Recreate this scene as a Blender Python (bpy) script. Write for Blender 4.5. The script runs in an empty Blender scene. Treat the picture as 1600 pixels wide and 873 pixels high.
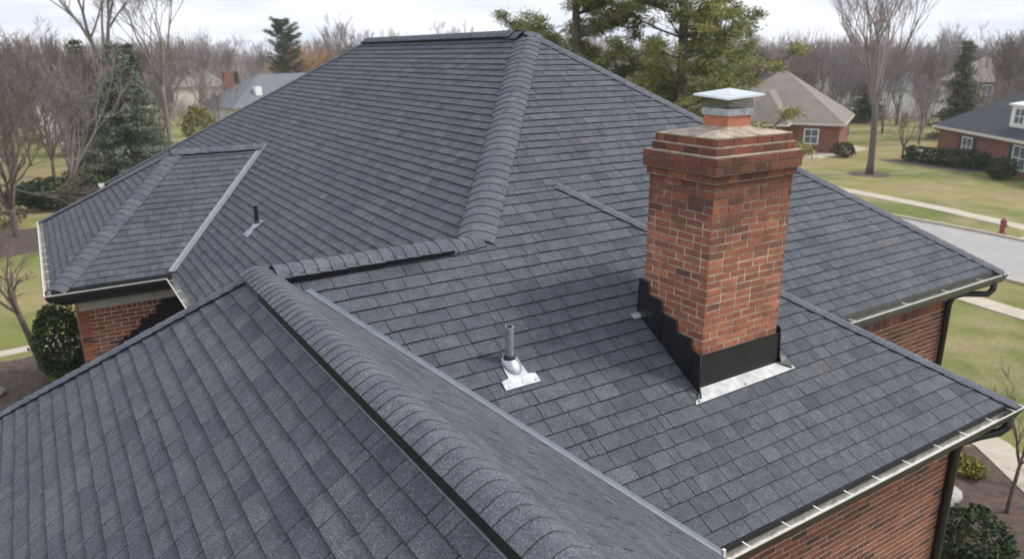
import bpy, math, random
from mathutils import Vector, Matrix
R = math.radians
scene = bpy.context.scene
COL = scene.collection

# ------------------------------------------------------------------ camera
H0 = 8.3                       # camera height; everything below is written relative to it and lifted at the end
f_px, pitch, yaw, roll = 1150.37, R(17.0616), R(57.587), R(-.3665)
fw = Vector((math.cos(yaw), math.sin(yaw), 0)); rt = Vector((math.sin(yaw), -math.cos(yaw), 0)); up = Vector((0, 0, 1))
F = fw*math.cos(pitch) - up*math.sin(pitch); U = up*math.cos(pitch) + fw*math.sin(pitch)
R2 = rt*math.cos(roll) + U*math.sin(roll); U2 = U*math.cos(roll) - rt*math.sin(roll)
cd = bpy.data.cameras.new('camera'); cam = bpy.data.objects.new('camera', cd); COL.objects.link(cam)
m3 = Matrix((R2, U2, -F)).transposed()
cam.matrix_world = Matrix.Translation((0, 0, H0)) @ m3.to_4x4()
cd.sensor_width = 36; cd.lens = f_px/1600*36; cd.clip_start = .05; cd.clip_end = 3000
cd.dof.use_dof = True; cd.dof.focus_distance = 4.6
cd.dof.aperture_fstop = (cd.lens/1000)/.0118
scene.camera = cam

# ------------------------------------------------------------------ sky, sun, exposure
SUN_EL, SUN_AZ = R(47), R(-27)          # sun stands towards +X, a little towards -Y
w = bpy.data.worlds.new('World'); scene.world = w; w.use_nodes = True
nt = w.node_tree; nt.nodes.clear(); L = nt.links.new
out = nt.nodes.new('ShaderNodeOutputWorld'); bg = nt.nodes.new('ShaderNodeBackground'); bg.inputs[1].default_value = .1
sky = nt.nodes.new('ShaderNodeTexSky'); sky.sky_type = 'NISHITA'; sky.sun_disc = False
sky.sun_elevation = SUN_EL; sky.sun_rotation = R(90) - SUN_AZ; sky.air_density = 1.2; sky.dust_density = 2.0
tc = nt.nodes.new('ShaderNodeTexCoord'); mp = nt.nodes.new('ShaderNodeMapping'); mp.inputs['Scale'].default_value = (1.3, 1.3, 7)
ns = nt.nodes.new('ShaderNodeTexNoise'); ns.inputs['Scale'].default_value = 2.2; ns.inputs['Detail'].default_value = 7; ns.inputs['Roughness'].default_value = .55
cr = nt.nodes.new('ShaderNodeValToRGB')
cr.color_ramp.elements[0].position = .34; cr.color_ramp.elements[0].color = (5.6, 6.3, 7.7, 1)
cr.color_ramp.elements[1].position = .56; cr.color_ramp.elements[1].color = (9.0, 9.25, 9.8, 1)
mx = nt.nodes.new('ShaderNodeMixRGB'); mx.inputs[0].default_value = .88
L(tc.outputs['Generated'], mp.inputs[0]); L(mp.outputs[0], ns.inputs['Vector']); L(ns.outputs[0], cr.inputs[0])
L(sky.outputs[0], mx.inputs[1]); L(cr.outputs[0], mx.inputs[2]); L(mx.outputs[0], bg.inputs[0]); L(bg.outputs[0], out.inputs[0])
sd = bpy.data.lights.new('sun', 'SUN'); sd.energy = 2.2; sd.angle = R(11); sd.color = (1, .94, .85)
sun = bpy.data.objects.new('sun', sd); COL.objects.link(sun)
sdir = Vector((math.cos(SUN_EL)*math.cos(SUN_AZ), math.cos(SUN_EL)*math.sin(SUN_AZ), math.sin(SUN_EL)))
sun.rotation_euler = (-sdir).to_track_quat('-Z', 'Y').to_euler(); sun.location = (30, 20, 40)
vs = scene.view_settings; vs.view_transform = 'Standard'; vs.look = 'None'; vs.gamma = 1; vs.exposure = .55; vs.use_curve_mapping = False

# ------------------------------------------------------------------ materials
def newmat(name):
    m = bpy.data.materials.new(name); m.use_nodes = True; m.node_tree.nodes.clear()
    o = m.node_tree.nodes.new('ShaderNodeOutputMaterial'); b = m.node_tree.nodes.new('ShaderNodeBsdfPrincipled')
    m.node_tree.links.new(b.outputs[0], o.inputs[0]); return m, m.node_tree, b
def nd(nt, t, **k):
    n = nt.nodes.new(t)
    for a, v in k.items():
        if a in n.inputs: n.inputs[a].default_value = v
        else: setattr(n, a, v)
    return n
def ramp(nt, fac, stops, interp='LINEAR'):
    r = nt.nodes.new('ShaderNodeValToRGB'); r.color_ramp.interpolation = interp
    els = r.color_ramp.elements
    while len(els) < len(stops): els.new(.5)
    for e, (p, c) in zip(els, stops): e.position = p; e.color = (*c, 1)
    nt.links.new(fac, r.inputs[0]); return r.outputs[0]
def mix(nt, fac, a, b, mode='MIX'):
    n = nt.nodes.new('ShaderNodeMixRGB'); n.blend_type = mode
    for i, v in ((0, fac), (1, a), (2, b)):
        if hasattr(v, 'links') or hasattr(v, 'is_linked'): nt.links.new(v, n.inputs[i])
        elif i == 0: n.inputs[0].default_value = v
        else: n.inputs[i].default_value = (*v, 1)
    return n.outputs[0]
def noise(nt, scale, detail=3, rough=.5, coord='Object', vec=None, stretch=None):
    t = nt.nodes.new('ShaderNodeTexCoord'); n = nt.nodes.new('ShaderNodeTexNoise')
    n.inputs['Scale'].default_value = scale; n.inputs['Detail'].default_value = detail; n.inputs['Roughness'].default_value = rough
    src = t.outputs[coord]
    if stretch:
        m = nt.nodes.new('ShaderNodeMapping'); m.inputs['Scale'].default_value = stretch; nt.links.new(src, m.inputs[0]); src = m.outputs[0]
    nt.links.new(src, n.inputs['Vector']); return n.outputs[0]
def bump(nt, b, h, s, d):
    n = nt.nodes.new('ShaderNodeBump'); n.inputs['Strength'].default_value = s; n.inputs['Distance'].default_value = d
    nt.links.new(h, n.inputs['Height']); nt.links.new(n.outputs[0], b.inputs['Normal'])
def attr(nt, name='tone'):
    a = nt.nodes.new('ShaderNodeAttribute'); a.attribute_name = name; return a.outputs['Fac']

def mat_shingle(name, gain=1.0, capm=False):
    m, nt, b = newmat(name); g = gain
    c = ramp(nt, attr(nt), [(0, (.074*g, .086*g, .107*g)), (.3, (.099*g, .111*g, .133*g)), (.6, (.115*g, .124*g, .144*g)),
                            (.9, (.132*g, .141*g, .160*g)), (1, (.130*g, .128*g, .138*g))])
    blot = noise(nt, 9, 4, .6); c = mix(nt, .55, c, ramp(nt, blot, [(.28, (.55, .56, .60)), (.72, (1.36, 1.34, 1.31))]), 'MULTIPLY')
    st_ = noise(nt, 30, 3, .6); c = mix(nt, .4, c, ramp(nt, st_, [(.3, (.7, .71, .74)), (.7, (1.25, 1.24, 1.22))]), 'MULTIPLY')
    big = noise(nt, .9, 3, .5); c = mix(nt, .5, c, ramp(nt, big, [(.3, (.84, .87, .92)), (.7, (1.16, 1.14, 1.11))]), 'MULTIPLY')
    gr = noise(nt, 170, 3, .75); c = mix(nt, 1, c, ramp(nt, gr, [(.34, (.38, .38, .40)), (.5, (.88, .88, .89)), (.60, (1.6, 1.6, 1.6)), (.70, (4.0, 4.0, 4.0))]), 'MULTIPLY')
    nt.links.new(c, b.inputs['Base Color']); b.inputs['Roughness'].default_value = .88
    b.inputs['Specular IOR Level'].default_value = .35
    bump(nt, b, gr, .6, .004); return m
def mat_plain(name, col, rough=.6, metal=0, var=.25, scale=8, bmp=0, bscale=60, stretch=None):
    m, nt, b = newmat(name)
    n = noise(nt, scale, 5, .6, stretch=stretch)
    lo = tuple(x*(1-var) for x in col); hi = tuple(min(1, x*(1+var)) for x in col)
    nt.links.new(ramp(nt, n, [(.3, lo), (.7, hi)]), b.inputs['Base Color'])
    b.inputs['Roughness'].default_value = rough; b.inputs['Metallic'].default_value = metal
    if bmp: bump(nt, b, noise(nt, bscale, 3, .6), bmp, .01)
    return m
def sootcol(nt, dark):          # weathering stain: the top of the chimney has blackened over the years
    t = nt.nodes.new('ShaderNodeTexCoord'); sp = nt.nodes.new('ShaderNodeSeparateXYZ'); nt.links.new(t.outputs['Object'], sp.inputs[0])
    n = noise(nt, 3.5, 5, .65); ad = nt.nodes.new('ShaderNodeMath'); ad.operation = 'MULTIPLY_ADD'; ad.inputs[1].default_value = .9; nt.links.new(n, ad.inputs[0]); nt.links.new(sp.outputs[2], ad.inputs[2])
    mr = nt.nodes.new('ShaderNodeMapRange'); mr.inputs[1].default_value = 6.75+.45; mr.inputs[2].default_value = 7.35+.45; nt.links.new(ad.outputs[0], mr.inputs[0])
    return ramp(nt, mr.outputs[0], [(0, (1, 1, 1)), (1, dark)])
def mat_brick(name, stops, soot=False):
    m, nt, b = newmat(name)
    c = ramp(nt, attr(nt), stops)
    n = noise(nt, 45, 5, .7); c = mix(nt, .75, c, ramp(nt, n, [(.3, (.6, .58, .58)), (.7, (1.35, 1.35, 1.35))]), 'MULTIPLY')
    if soot:
        c = mix(nt, 1, c, sootcol(nt, (.62, .56, .55)), 'MULTIPLY')
        s = noise(nt, 7, 5, .65); c = mix(nt, ramp(nt, s, [(.5, (0, 0, 0)), (.72, (.55, .55, .55))]), c, (.05, .035, .032))
        s2 = noise(nt, 11, 6, .75); c = mix(nt, ramp(nt, s2, [(.655, (0, 0, 0)), (.70, (.65, .65, .65))]), c, (.42, .37, .33))
    nt.links.new(c, b.inputs['Base Color']); b.inputs['Roughness'].default_value = .9
    bump(nt, b, n, .5, .004); return m
def mat_grass():
    m, nt, b = newmat('grass')
    a = noise(nt, .09, 5, .6); c = ramp(nt, a, [(.36, (.25, .205, .115)), (.46, (.24, .22, .10)), (.54, (.165, .185, .062)), (.66, (.105, .140, .040))])
    d = noise(nt, 1.1, 5, .7); c = mix(nt, .6, c, ramp(nt, d, [(.3, (.7, .72, .7)), (.7, (1.3, 1.25, 1.2))]), 'MULTIPLY')
    f_ = noise(nt, .35, 4, .6); c = mix(nt, ramp(nt, f_, [(.45, (0, 0, 0)), (.65, (.7, .7, .7))]), c, (.30, .25, .15))
    e = noise(nt, 14, 4, .8); c = mix(nt, .75, c, ramp(nt, e, [(.3, (.55, .55, .5)), (.7, (1.5, 1.45, 1.4))]), 'MULTIPLY')
    nt.links.new(c, b.inputs['Base Color']); b.inputs['Roughness'].default_value = .95; b.inputs['Specular IOR Level'].default_value = .1
    bump(nt, b, e, .8, .05); return m
def mat_leaf(name, stops):
    m, nt, b = newmat(name)
    c = ramp(nt, attr(nt), stops); nt.links.new(c, b.inputs['Base Color']); b.inputs['Roughness'].default_value = .8
    b.inputs['Specular IOR Level'].default_value = .2; return m

SH = mat_shingle('shingle', .68)
CAPM = mat_shingle('cap_shingle', .80)
UNDER = mat_plain('roof_underlay', (.012, .013, .016), .9)
BRSTOPS = [(0, (.085, .048, .038)), (.2, (.15, .060, .040)), (.6, (.225, .084, .052)), (1, (.29, .112, .066))]
BRICK = mat_brick('wall_brick', BRSTOPS)
CHBRICK = mat_brick('chimney_brick', [(0, (.12, .058, .042)), (.25, (.22, .086, .052)), (.65, (.33, .118, .064)), (1, (.44, .165, .085))], True)
MORTAR = mat_plain('mortar', (.50, .43, .35), .95, var=.35, scale=14, bmp=.5)
CHMORTAR = mat_plain('chimney_mortar', (.55, .46, .36), .95, var=.5, scale=9, bmp=.5)
_nt = CHMORTAR.node_tree; _b = [n for n in _nt.nodes if n.type == 'BSDF_PRINCIPLED'][0]; _src = _b.inputs['Base Color'].links[0].from_socket
_nt.links.new(mix(_nt, 1, _src, sootcol(_nt, (.30, .26, .24)), 'MULTIPLY'), _b.inputs['Base Color'])
CROWN = mat_plain('crown_mortar', (.36, .30, .23), .95, var=.45, scale=10, bmp=.8, bscale=90)
CLAY = mat_plain('clay_flue', (.42, .155, .085), .8, var=.2, scale=12, bmp=.3)
GALV = mat_plain('galvanised_steel', (.36, .365, .37), .58, .25, var=.3, scale=10)
LEAD = mat_plain('soft_grey_metal', (.36, .38, .41), .5, .6, var=.3, scale=18)
LID = mat_plain('cap_steel', (.56, .60, .62), .35, .6, var=.1, scale=6)
WIRE = mat_plain('wire', (.22, .21, .19), .45, .7, var=.1)
BLACKM = mat_plain('black_metal', (.014, .015, .018), .38, 0, var=.35, scale=12, bmp=.15, bscale=14)
BLACKV = mat_plain('black_plastic', (.010, .010, .011), .6, 0)
VALLEYM = mat_plain('valley_metal', (.14, .16, .19), .6, .3, var=.15, scale=9)
WVALLEYM = mat_plain('light_valley_metal', (.20, .20, .22), .6, .1, var=.12, scale=9)
GUTIN = mat_plain('gutter_lining', (.50, .48, .43), .6, .2, var=.35, scale=11)
RIM = mat_plain('gutter_rim', (.70, .70, .68), .4, .0, var=.12)
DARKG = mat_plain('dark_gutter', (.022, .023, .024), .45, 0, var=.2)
OLIVE = mat_plain('bronze_gutter', (.10, .098, .085), .45, .2, var=.2)
SOFFIT = mat_plain('soffit', (.42, .41, .38), .7, var=.1)
PIPEM = mat_plain('grey_pipe', (.30, .32, .34), .5, .5, var=.3, scale=25)
GRASS = mat_grass()
ROAD = mat_plain('road', (.30, .29, .28), .9, var=.12, scale=1.2)
WALK = mat_plain('walk', (.42, .37, .30), .9, var=.15, scale=2)
MULCH = mat_plain('mulch', (.075, .05, .038), .95, var=.5, scale=6, bmp=1, bscale=12)
ROCK = mat_plain('rock', (.32, .30, .28), .9, var=.3, scale=4, bmp=.6, bscale=8)
BARK = mat_plain('bark', (.12, .10, .085), .95, var=.35, scale=6, bmp=.6, bscale=20)
BARKG = mat_plain('grey_bark', (.20, .175, .155), .95, var=.3, scale=5, bmp=.6, bscale=20)
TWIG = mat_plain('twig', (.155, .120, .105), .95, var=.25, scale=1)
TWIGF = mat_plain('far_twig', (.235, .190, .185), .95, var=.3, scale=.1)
TWIGO = mat_plain('orange_twig', (.36, .21, .075), .95, var=.25, scale=.4)
SPRUCE = mat_leaf('spruce_needles', [(0, (.032, .050, .032)), (.5, (.098, .125, .082)), (1, (.17, .20, .135))])
EVERG = mat_leaf('evergreen_needles', [(0, (.028, .042, .024)), (.5, (.062, .080, .042)), (1, (.125, .140, .070))])
PINE = mat_leaf('pine_needles', [(0, (.070, .092, .034)), (.5, (.20, .215, .080)), (1, (.42, .39, .14))])
HEDGE = mat_leaf('hedge_leaves', [(0, (.016, .030, .012)), (.6, (.042, .066, .024)), (1, (.085, .115, .045))])
HEDGEY = mat_leaf('yellow_leaves', [(0, (.10, .09, .02)), (.6, (.20, .19, .04)), (1, (.32, .30, .07))])
BROWNL = mat_leaf('dry_leaves', [(0, (.07, .05, .035)), (.6, (.14, .105, .07)), (1, (.22, .17, .12))])
ROOFD = mat_plain('dark_far_roof', (.040, .044, .055), .9, var=.2, scale=2)
ROOFT = mat_plain('tan_far_roof', (.20, .17, .145), .9, var=.15, scale=1)
ROOFG = mat_plain('grey_far_roof', (.13, .14, .155), .9, var=.12, scale=1)
FBRICK = mat_plain('far_brick', (.20, .085, .060), .9, var=.25, scale=9)
CREAM = mat_plain('cream_paint', (.62, .58, .50), .7, var=.08)
WHITE = mat_plain('white_paint', (.78, .78, .77), .6, var=.05)
SHUTTER = mat_plain('shutter', (.03, .035, .045), .6)
GLASS = mat_plain('window_glass', (.10, .13, .15), .08, 0, var=.3, scale=1.5)
RED = mat_plain('hydrant_red', (.24, .06, .055), .5, var=.15)

# ------------------------------------------------------------------ helpers
class MB:
    def __init__(s): s.v = []; s.f = []; s.t = []; s.m = []; s.s = []
    def add(s, vs, fs, tone=.5, mi=0, smooth=False):
        k = len(s.v); s.v += [tuple(v) for v in vs]
        for q in fs: s.f.append(tuple(i+k for i in q)); s.t.append(tone); s.m.append(mi); s.s.append(smooth)
    def box(s, a, b, tone=.5, mi=0):
        (x0, y0, z0), (x1, y1, z1) = a, b
        s.add([(x0,y0,z0),(x1,y0,z0),(x1,y1,z0),(x0,y1,z0),(x0,y0,z1),(x1,y0,z1),(x1,y1,z1),(x0,y1,z1)],
              [(0,3,2,1),(4,5,6,7),(0,1,5,4),(1,2,6,5),(2,3,7,6),(3,0,4,7)], tone, mi)
    def obox(s, o, ax, ay, az, tone=.5, mi=0):       # oriented box: corner o and three edge vectors
        o = Vector(o); ax = Vector(ax); ay = Vector(ay); az = Vector(az)
        p = [o, o+ax, o+ax+ay, o+ay]; p += [q+az for q in p]
        s.add(p, [(0,3,2,1),(4,5,6,7),(0,1,5,4),(1,2,6,5),(2,3,7,6),(3,0,4,7)], tone, mi)
    def tube(s, pts, rad, n=8, tone=.5, mi=0, cap=True, smooth=True):
        pts = [Vector(p) for p in pts]
        if not hasattr(rad, '__len__'): rad = [rad]*len(pts)
        vs = []; prev = None
        for i, p in enumerate(pts):
            d = (pts[min(i+1, len(pts)-1)] - pts[max(i-1, 0)]); d.normalize()
            if prev is None:
                a = Vector((0, 0, 1)) if abs(d.z) < .9 else Vector((1, 0, 0)); x = d.cross(a).normalized()
            else: x = (prev - d*prev.dot(d)).normalized()
            prev = x; y = d.cross(x)
            for k in range(n):
                an = 2*math.pi*k/n; vs.append(p + (x*math.cos(an) + y*math.sin(an))*rad[i])
        fs = [(i*n+k, i*n+(k+1) % n, (i+1)*n+(k+1) % n, (i+1)*n+k) for i in range(len(pts)-1) for k in range(n)]
        if cap: fs += [tuple(range(n))[::-1], tuple((len(pts)-1)*n+k for k in range(n))]
        s.add(vs, fs, tone, mi, smooth)
    def build(s, name, mats, parent=None):
        me = bpy.data.meshes.new(name)
        off = ROOTLOC.get(parent.name, Vector((0, 0, 0))) if parent else Vector((0, 0, 0))
        me.from_pydata([(v[0]-off.x, v[1]-off.y, v[2]-off.z) for v in s.v], [], s.f)
        for m in (mats if isinstance(mats, (list, tuple)) else [mats]): me.materials.append(m)
        me.polygons.foreach_set('material_index', s.m); me.polygons.foreach_set('use_smooth', s.s)
        a = me.attributes.new('tone', 'FLOAT', 'FACE'); a.data.foreach_set('value', s.t)
        me.update(); o = bpy.data.objects.new(name, me); COL.objects.link(o)
        if parent: o.parent = parent; ROOTLOC[o.name] = off
        return o
ROOTLOC = {}
def tag(o, label=None, cat=None, group=None, kind=None):
    if label: o['label'] = label
    if cat: o['category'] = cat
    if group: o['group'] = group
    if kind: o['kind'] = kind
    return o
def thing(name, loc, label, cat, group=None):
    o = bpy.data.objects.new(name, None); COL.objects.link(o); o.location = loc; o.empty_display_size = .3
    ROOTLOC[o.name] = Vector(loc); return tag(o, label, cat, group)
def clip(poly, cl):            # Sutherland-Hodgman, cl convex and counter-clockwise
    out = poly
    for i in range(len(cl)):
        ax, ay = cl[i]; bx, by = cl[(i+1) % len(cl)]; inp = out; out = []
        if not inp: return out
        def side(p): return (bx-ax)*(p[1]-ay) - (by-ay)*(p[0]-ax)
        for k in range(len(inp)):
            p = inp[k]; q = inp[(k+1) % len(inp)]; sp = side(p); sq = side(q)
            if sp >= 0: out.append(p)
            if (sp >= 0) != (sq >= 0):
                t = sp/(sp-sq); out.append((p[0]+t*(q[0]-p[0]), p[1]+t*(q[1]-p[1])))
    return out
def area(p): return sum(p[i][0]*p[(i+1) % len(p)][1]-p[(i+1) % len(p)][0]*p[i][1] for i in range(len(p)))/2
ROOFS = {}
def plane_pts(xy, fz): return [Vector((x, y, fz(x, y))) for x, y in xy]
EXPO = .135
def shingle_slope(polys, fz, rise, parent, seed, mat=None, label=None, expo=EXPO, edge=.0022):
    """polys: convex plan polygons; fz(x,y) plane height; rise = plan unit vector pointing up the slope"""
    rnd = random.Random(seed); mb = MB()
    r = Vector((rise[0], rise[1], 0)); t = fz(r.x, r.y) - fz(0, 0)
    u = Vector((r.x, r.y, t)).normalized(); a = Vector((r.y, -r.x, 0)); n = a.cross(u)
    if n.z < 0: n = -n
    e = plane_pts([polys[0][0]], fz)[0]
    P2 = []
    for poly in polys:
        q = [(((p-e).dot(a)), ((p-e).dot(u))) for p in plane_pts(poly, fz)]
        if area(q) < 0: q.reverse()
        P2.append(q)
        mb.add([e + a*x + u*y for x, y in q], [tuple(range(len(q)))], 0, 1)
    v0 = min(y for q in P2 for _, y in q); v1 = max(y for q in P2 for _, y in q)
    a0 = min(x for q in P2 for x, _ in q); a1 = max(x for q in P2 for x, _ in q)
    j = 0; v = v0 - .02
    while v < v1:
        x = a0 - rnd.random()*.3
        while x < a1:
            wd = rnd.choice([.08, .13, .16, .18, .2, .2, .22, .24, .27, .31]); g = .0031
            hb = rnd.choice([.009, .010, .011, .0135]); dv = rnd.uniform(-.0025, .0025); tone = min(1, max(0, rnd.gauss(.48, .2)))
            vb = v + dv; sl = rnd.uniform(-.0015, .0015)
            rect = [(x+g, vb), (x+wd-g, vb+sl), (x+wd-g, v+expo+.012), (x+g, v+expo+.012)]
            for q, lo, hi, mi_ in [(q, lo, hi, mi_) for q in P2 for lo, hi, mi_ in (((0, edge, 1), (edge, 9, 0)) if edge else ((0, 9, 0),))]:
                c = clip([(rx, min(max(ry, vb+lo), vb+hi) if hi < 9 else (ry if ry > vb+lo else vb+lo)) for rx, ry in rect], q)
                if len(c) < 3 or area(c) < (2e-4 if mi_ == 0 else 1e-5): continue
                top = []; bot = []
                for cx, cy in c:
                    h = .0025 + hb*(1 - min(1.2, (cy-v)/expo))
                    top.append(e + a*cx + u*cy + n*h); bot.append(e + a*cx + u*cy + n*.0003)
                k = len(c); fs = [tuple(range(k))]
                fs += [(i, k+i, k+(i+1) % k, (i+1) % k) for i in range(k)]
                mb.add(top+bot, fs, tone, mi_)
            x += wd
        v += expo; j += 1
    o = mb.build('roof_slope', [mat or SH, UNDER], parent)
    if label: o['label'] = label
    return o, n

def nrm(fz):
    return Vector((-(fz(1, 0)-fz(0, 0)), -(fz(0, 1)-fz(0, 0)), 1)).normalized()
def cap_run(A, B, n1, n2, w1, w2, parent, seed, name='hip_cap', lift=.045, e1=.014, e2=.014, expo=.125, seg=10, mat=None, butt=.009, wob=.004, tone_sd=.13, prof=None):
    """overlapping bent cap shingles from A (low end, butts face it) to B"""
    rnd = random.Random(seed); A = Vector(A); B = Vector(B); T = (B-A); Ln = T.length; T.normalize()
    d1 = n1.cross(T).normalized();  d1 = -d1 if d1.dot(n2) > 0 else d1
    d2 = n2.cross(T).normalized();  d2 = -d2 if d2.dot(n1) > 0 else d2
    nz = (n1+n2).normalized(); mb = MB(); N = int(Ln/expo)+1; ex = Ln/N
    def sec(s, h, k1=0, k2=0):
        if prof:                                       # open profile: (sideways, up) offsets from the ridge line
            x_ = s*(len(prof)-1); i_ = min(len(prof)-2, int(x_)); f_ = x_-i_; a_, b_ = prof[i_], prof[i_+1]
            hx = Vector((1, 0, 0)); tn = Vector((b_[1]-a_[1], 0, -(b_[0]-a_[0]))).normalized()*-1
            return hx*(a_[0]+(b_[0]-a_[0])*f_) + Vector((0, 0, 1))*(a_[1]+(b_[1]-a_[1])*f_) + Vector((-(b_[1]-a_[1]), 0, b_[0]-a_[0])).normalized()*h*(1-s)**.6
        P0 = d1*(w1+k1) + n1*(e1+h); P2_ = d2*(w2+k2) + n2*(e2+h); P1 = nz*(lift+h)
        return P0*(1-s)**2*1 + P1*(2*s*(1-s)) + P2_*s*s
    for i in range(N):
        tone = min(1, max(0, rnd.gauss(.55, tone_sd))); k1 = rnd.uniform(-wob, wob); k2 = rnd.uniform(-wob, wob); j = rnd.uniform(-.003, .003)
        t0 = i*ex + (j if i else 0); t1 = (i+1)*ex + .02
        vs = []
        for (t, h) in ((t0, butt), (t1, .001)):
            for k in range(seg+1): vs.append(A + T*t + sec(k/seg, h, k1, k2))
        m = seg+1
        fs = [(k, k+1, m+k+1, m+k) for k in range(seg)]
        mb.add(vs, fs, tone, 0, True)
        vb = []                                            # butt face and both side lips
        for k in range(seg+1): vb.append(A + T*t0 + sec(k/seg, butt, k1, k2))
        for k in range(seg+1): vb.append(A + T*t0 + sec(k/seg, -.006, k1, k2))
        mb.add(vb, [(k, m+k, m+k+1, k+1) for k in range(seg)], .05, 1)
        for s_, nn in ((0, n1), (1, n2)):
            p = A + T*t0 + sec(s_, butt, k1, k2); q = A + T*t1 + sec(s_, .001, k1, k2)
            d = nn*((e1 if s_ == 0 else e2) + .004)
            mb.add([p, q, q-d, p-d], [(0, 1, 2, 3)], .05, 1)
    return mb.build(name, [mat or CAPM, UNDER], parent)
def sweep(mb, path, prof, mis, tone=.5):
    """profile [(out, z)] swept along a plan path [(x, y, z)], outward = right-hand side, mitred"""
    P = [Vector(p) for p in path]; rows = []
    for i, p in enumerate(P):
        def nr(a, b): d = (b-a); d.z = 0; d.normalize(); return Vector((d.y, -d.x, 0))
        n1 = nr(P[i-1], p) if i else None; n2 = nr(p, P[i+1]) if i < len(P)-1 else None
        n = n1 or n2
        if n1 and n2: b = (n1+n2).normalized(); n = b/max(.3, b.dot(n1))
        rows.append([p + n*o + Vector((0, 0, z)) for o, z in prof])
    m = len(prof)
    for i in range(len(rows)-1):
        for k in range(m-1):
            mb.add([rows[i][k], rows[i+1][k], rows[i+1][k+1], rows[i][k+1]], [(0, 1, 2, 3)], tone, mis[k])
    return rows
def brick_wall(mb, o, a, wd, zb, zt, seed, soldier=0, off0=0, ph=.062, skip=None, dark=0):
    """o plan point at the left end seen from outside, a plan unit vector along the wall; outward = right of a"""
    rnd = random.Random(seed); o = Vector((o[0], o[1], 0)); a = Vector((a[0], a[1], 0)).normalized(); n = Vector((a.y, -a.x, 0))
    def put(x0, x1, z0, z1, tone):
        pr = .003 + rnd.uniform(-.001, .0015)
        q = [o+a*x0, o+a*x1]; q = [(p.x, p.y, z) for z in (z0, z1) for p in (q if z == z0 else q[::-1])]
        v = [Vector(p) for p in q] + [Vector(p)+n*pr for p in q]
        mb.add(v, [(4,5,6,7),(0,1,5,4),(1,2,6,5),(2,3,7,6),(3,0,4,7)], tone)
    mb.add([o+Vector((0,0,zb)), o+a*wd+Vector((0,0,zb)), o+a*wd+Vector((0,0,zt)), o+Vector((0,0,zt))], [(0,1,2,3)], .5, 1)
    z = zt
    if soldier:
        for s_ in range(soldier):
            x = 0
            while x < wd-.02:
                put(x+.004, min(wd, x+.0635), z-.195, z-.004, min(1, max(0, rnd.gauss(.5, .3)))); x += .0677
            z -= .203
    r = 0
    while z - ph > zb:
        x = (-.1015 if r % 2 else 0) - off0
        while x < wd:
            x0 = max(x+.0055, 0); x1 = min(x+.1975, wd)
            if x1-x0 > .02 and not (skip and skip(x0, z)): put(x0, x1, z-ph+.0056, z-.0056, min(1, max(0, rnd.gauss(.5-dark, .28))))
            x += .203
        z -= ph; r += 1

# ------------------------------------------------------------------ ground, road, walks
GZ = -H0
def sheet(name, pts, z, mat, kind='structure', thick=0):
    mb = MB(); k = len(pts)
    if thick:
        mb.add([(x, y, z) for x, y in pts]+[(x, y, z-thick) for x, y in pts], [tuple(range(k))]+[(i, k+i, k+(i+1) % k, (i+1) % k) for i in range(k)])
    else: mb.add([(x, y, z) for x, y in pts], [tuple(range(k))])
    o = mb.build(name, mat); tag(o, kind=kind); return o
g = MB(); NG = 60; S_ = 1400
for i in range(NG+1):
    for j in range(NG+1):
        x = -S_ + 2*S_*i/NG; y = -S_ + 2*S_*j/NG; g.v.append((x, y, GZ))
for i in range(NG):
    for j in range(NG):
        k = i*(NG+1)+j; g.f.append((k, k+NG+1, k+NG+2, k+1)); g.t.append(.5); g.m.append(0); g.s.append(False)
tag(g.build('ground', GRASS), kind='structure')
def strip(name, cl, wd, z, mat, thick=0):
    L_ = []; Rr = []
    for i, (x, y) in enumerate(cl):
        x0, y0 = cl[max(i-1, 0)]; x1, y1 = cl[min(i+1, len(cl)-1)]; d = math.hypot(x1-x0, y1-y0); nx, ny = -(y1-y0)/d, (x1-x0)/d
        L_.append((x+nx*wd/2, y+ny*wd/2)); Rr.append((x-nx*wd/2, y-ny*wd/2))
    mb = MB(); n = len(cl)
    mb.add([(x, y, z) for x, y in L_]+[(x, y, z) for x, y in Rr], [(i, n+i, n+i+1, i+1) for i in range(n-1)])
    if thick:
        for S1 in (L_, Rr): mb.add([(x, y, z) for x, y in S1]+[(x, y, z-thick) for x, y in S1], [(i, i+1, n+i+1, n+i) for i in range(n-1)])
    return tag(mb.build(name, mat), kind='structure')
strip('road', [(28, -60), (31, -10), (33.3, 12), (33.8, 17), (33.9, 24), (32.5, 60), (30, 120)], 6.6, GZ+.006, ROAD)
for off, nm in ((-3.4, 'kerb'), (3.4, 'kerb')):
    strip(nm, [(28+off, -60), (31+off, -10), (33.3+off, 12), (33.8+off, 17), (33.9+off, 24), (32.5+off, 60), (30+off, 120)], .18, GZ+.11, WALK, .12)
strip('sidewalk', [(36, -60), (38.6, 5), (39.9, 16), (41.2, 21), (42, 27), (43, 60), (42, 120)], 1.1, GZ+.03, WALK, .03)
strip('sidewalk', [(22, -60), (25.2, 2), (26.4, 11), (27.1, 15), (27.0, 26), (26, 60)], .95, GZ+.03, WALK, .03)
sheet('driveway', [(37.4, 12.6), (55, 9), (56, 12.5), (37.4, 15.3)], GZ+.034, WALK, thick=.03)
sheet('driveway', [(50.5, 40.5), (53.5, 37), (62, 38.5), (64, 42.5), (56, 45)], GZ+.02, WALK, thick=.02)
def blob(cx, cy, rx, ry, seed, n=22):
    rnd = random.Random(seed); return [(cx+rx*math.cos(2*math.pi*i/n)*rnd.uniform(.85, 1.12), cy+ry*math.sin(2*math.pi*i/n)*rnd.uniform(.85, 1.12)) for i in range(n)]
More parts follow.
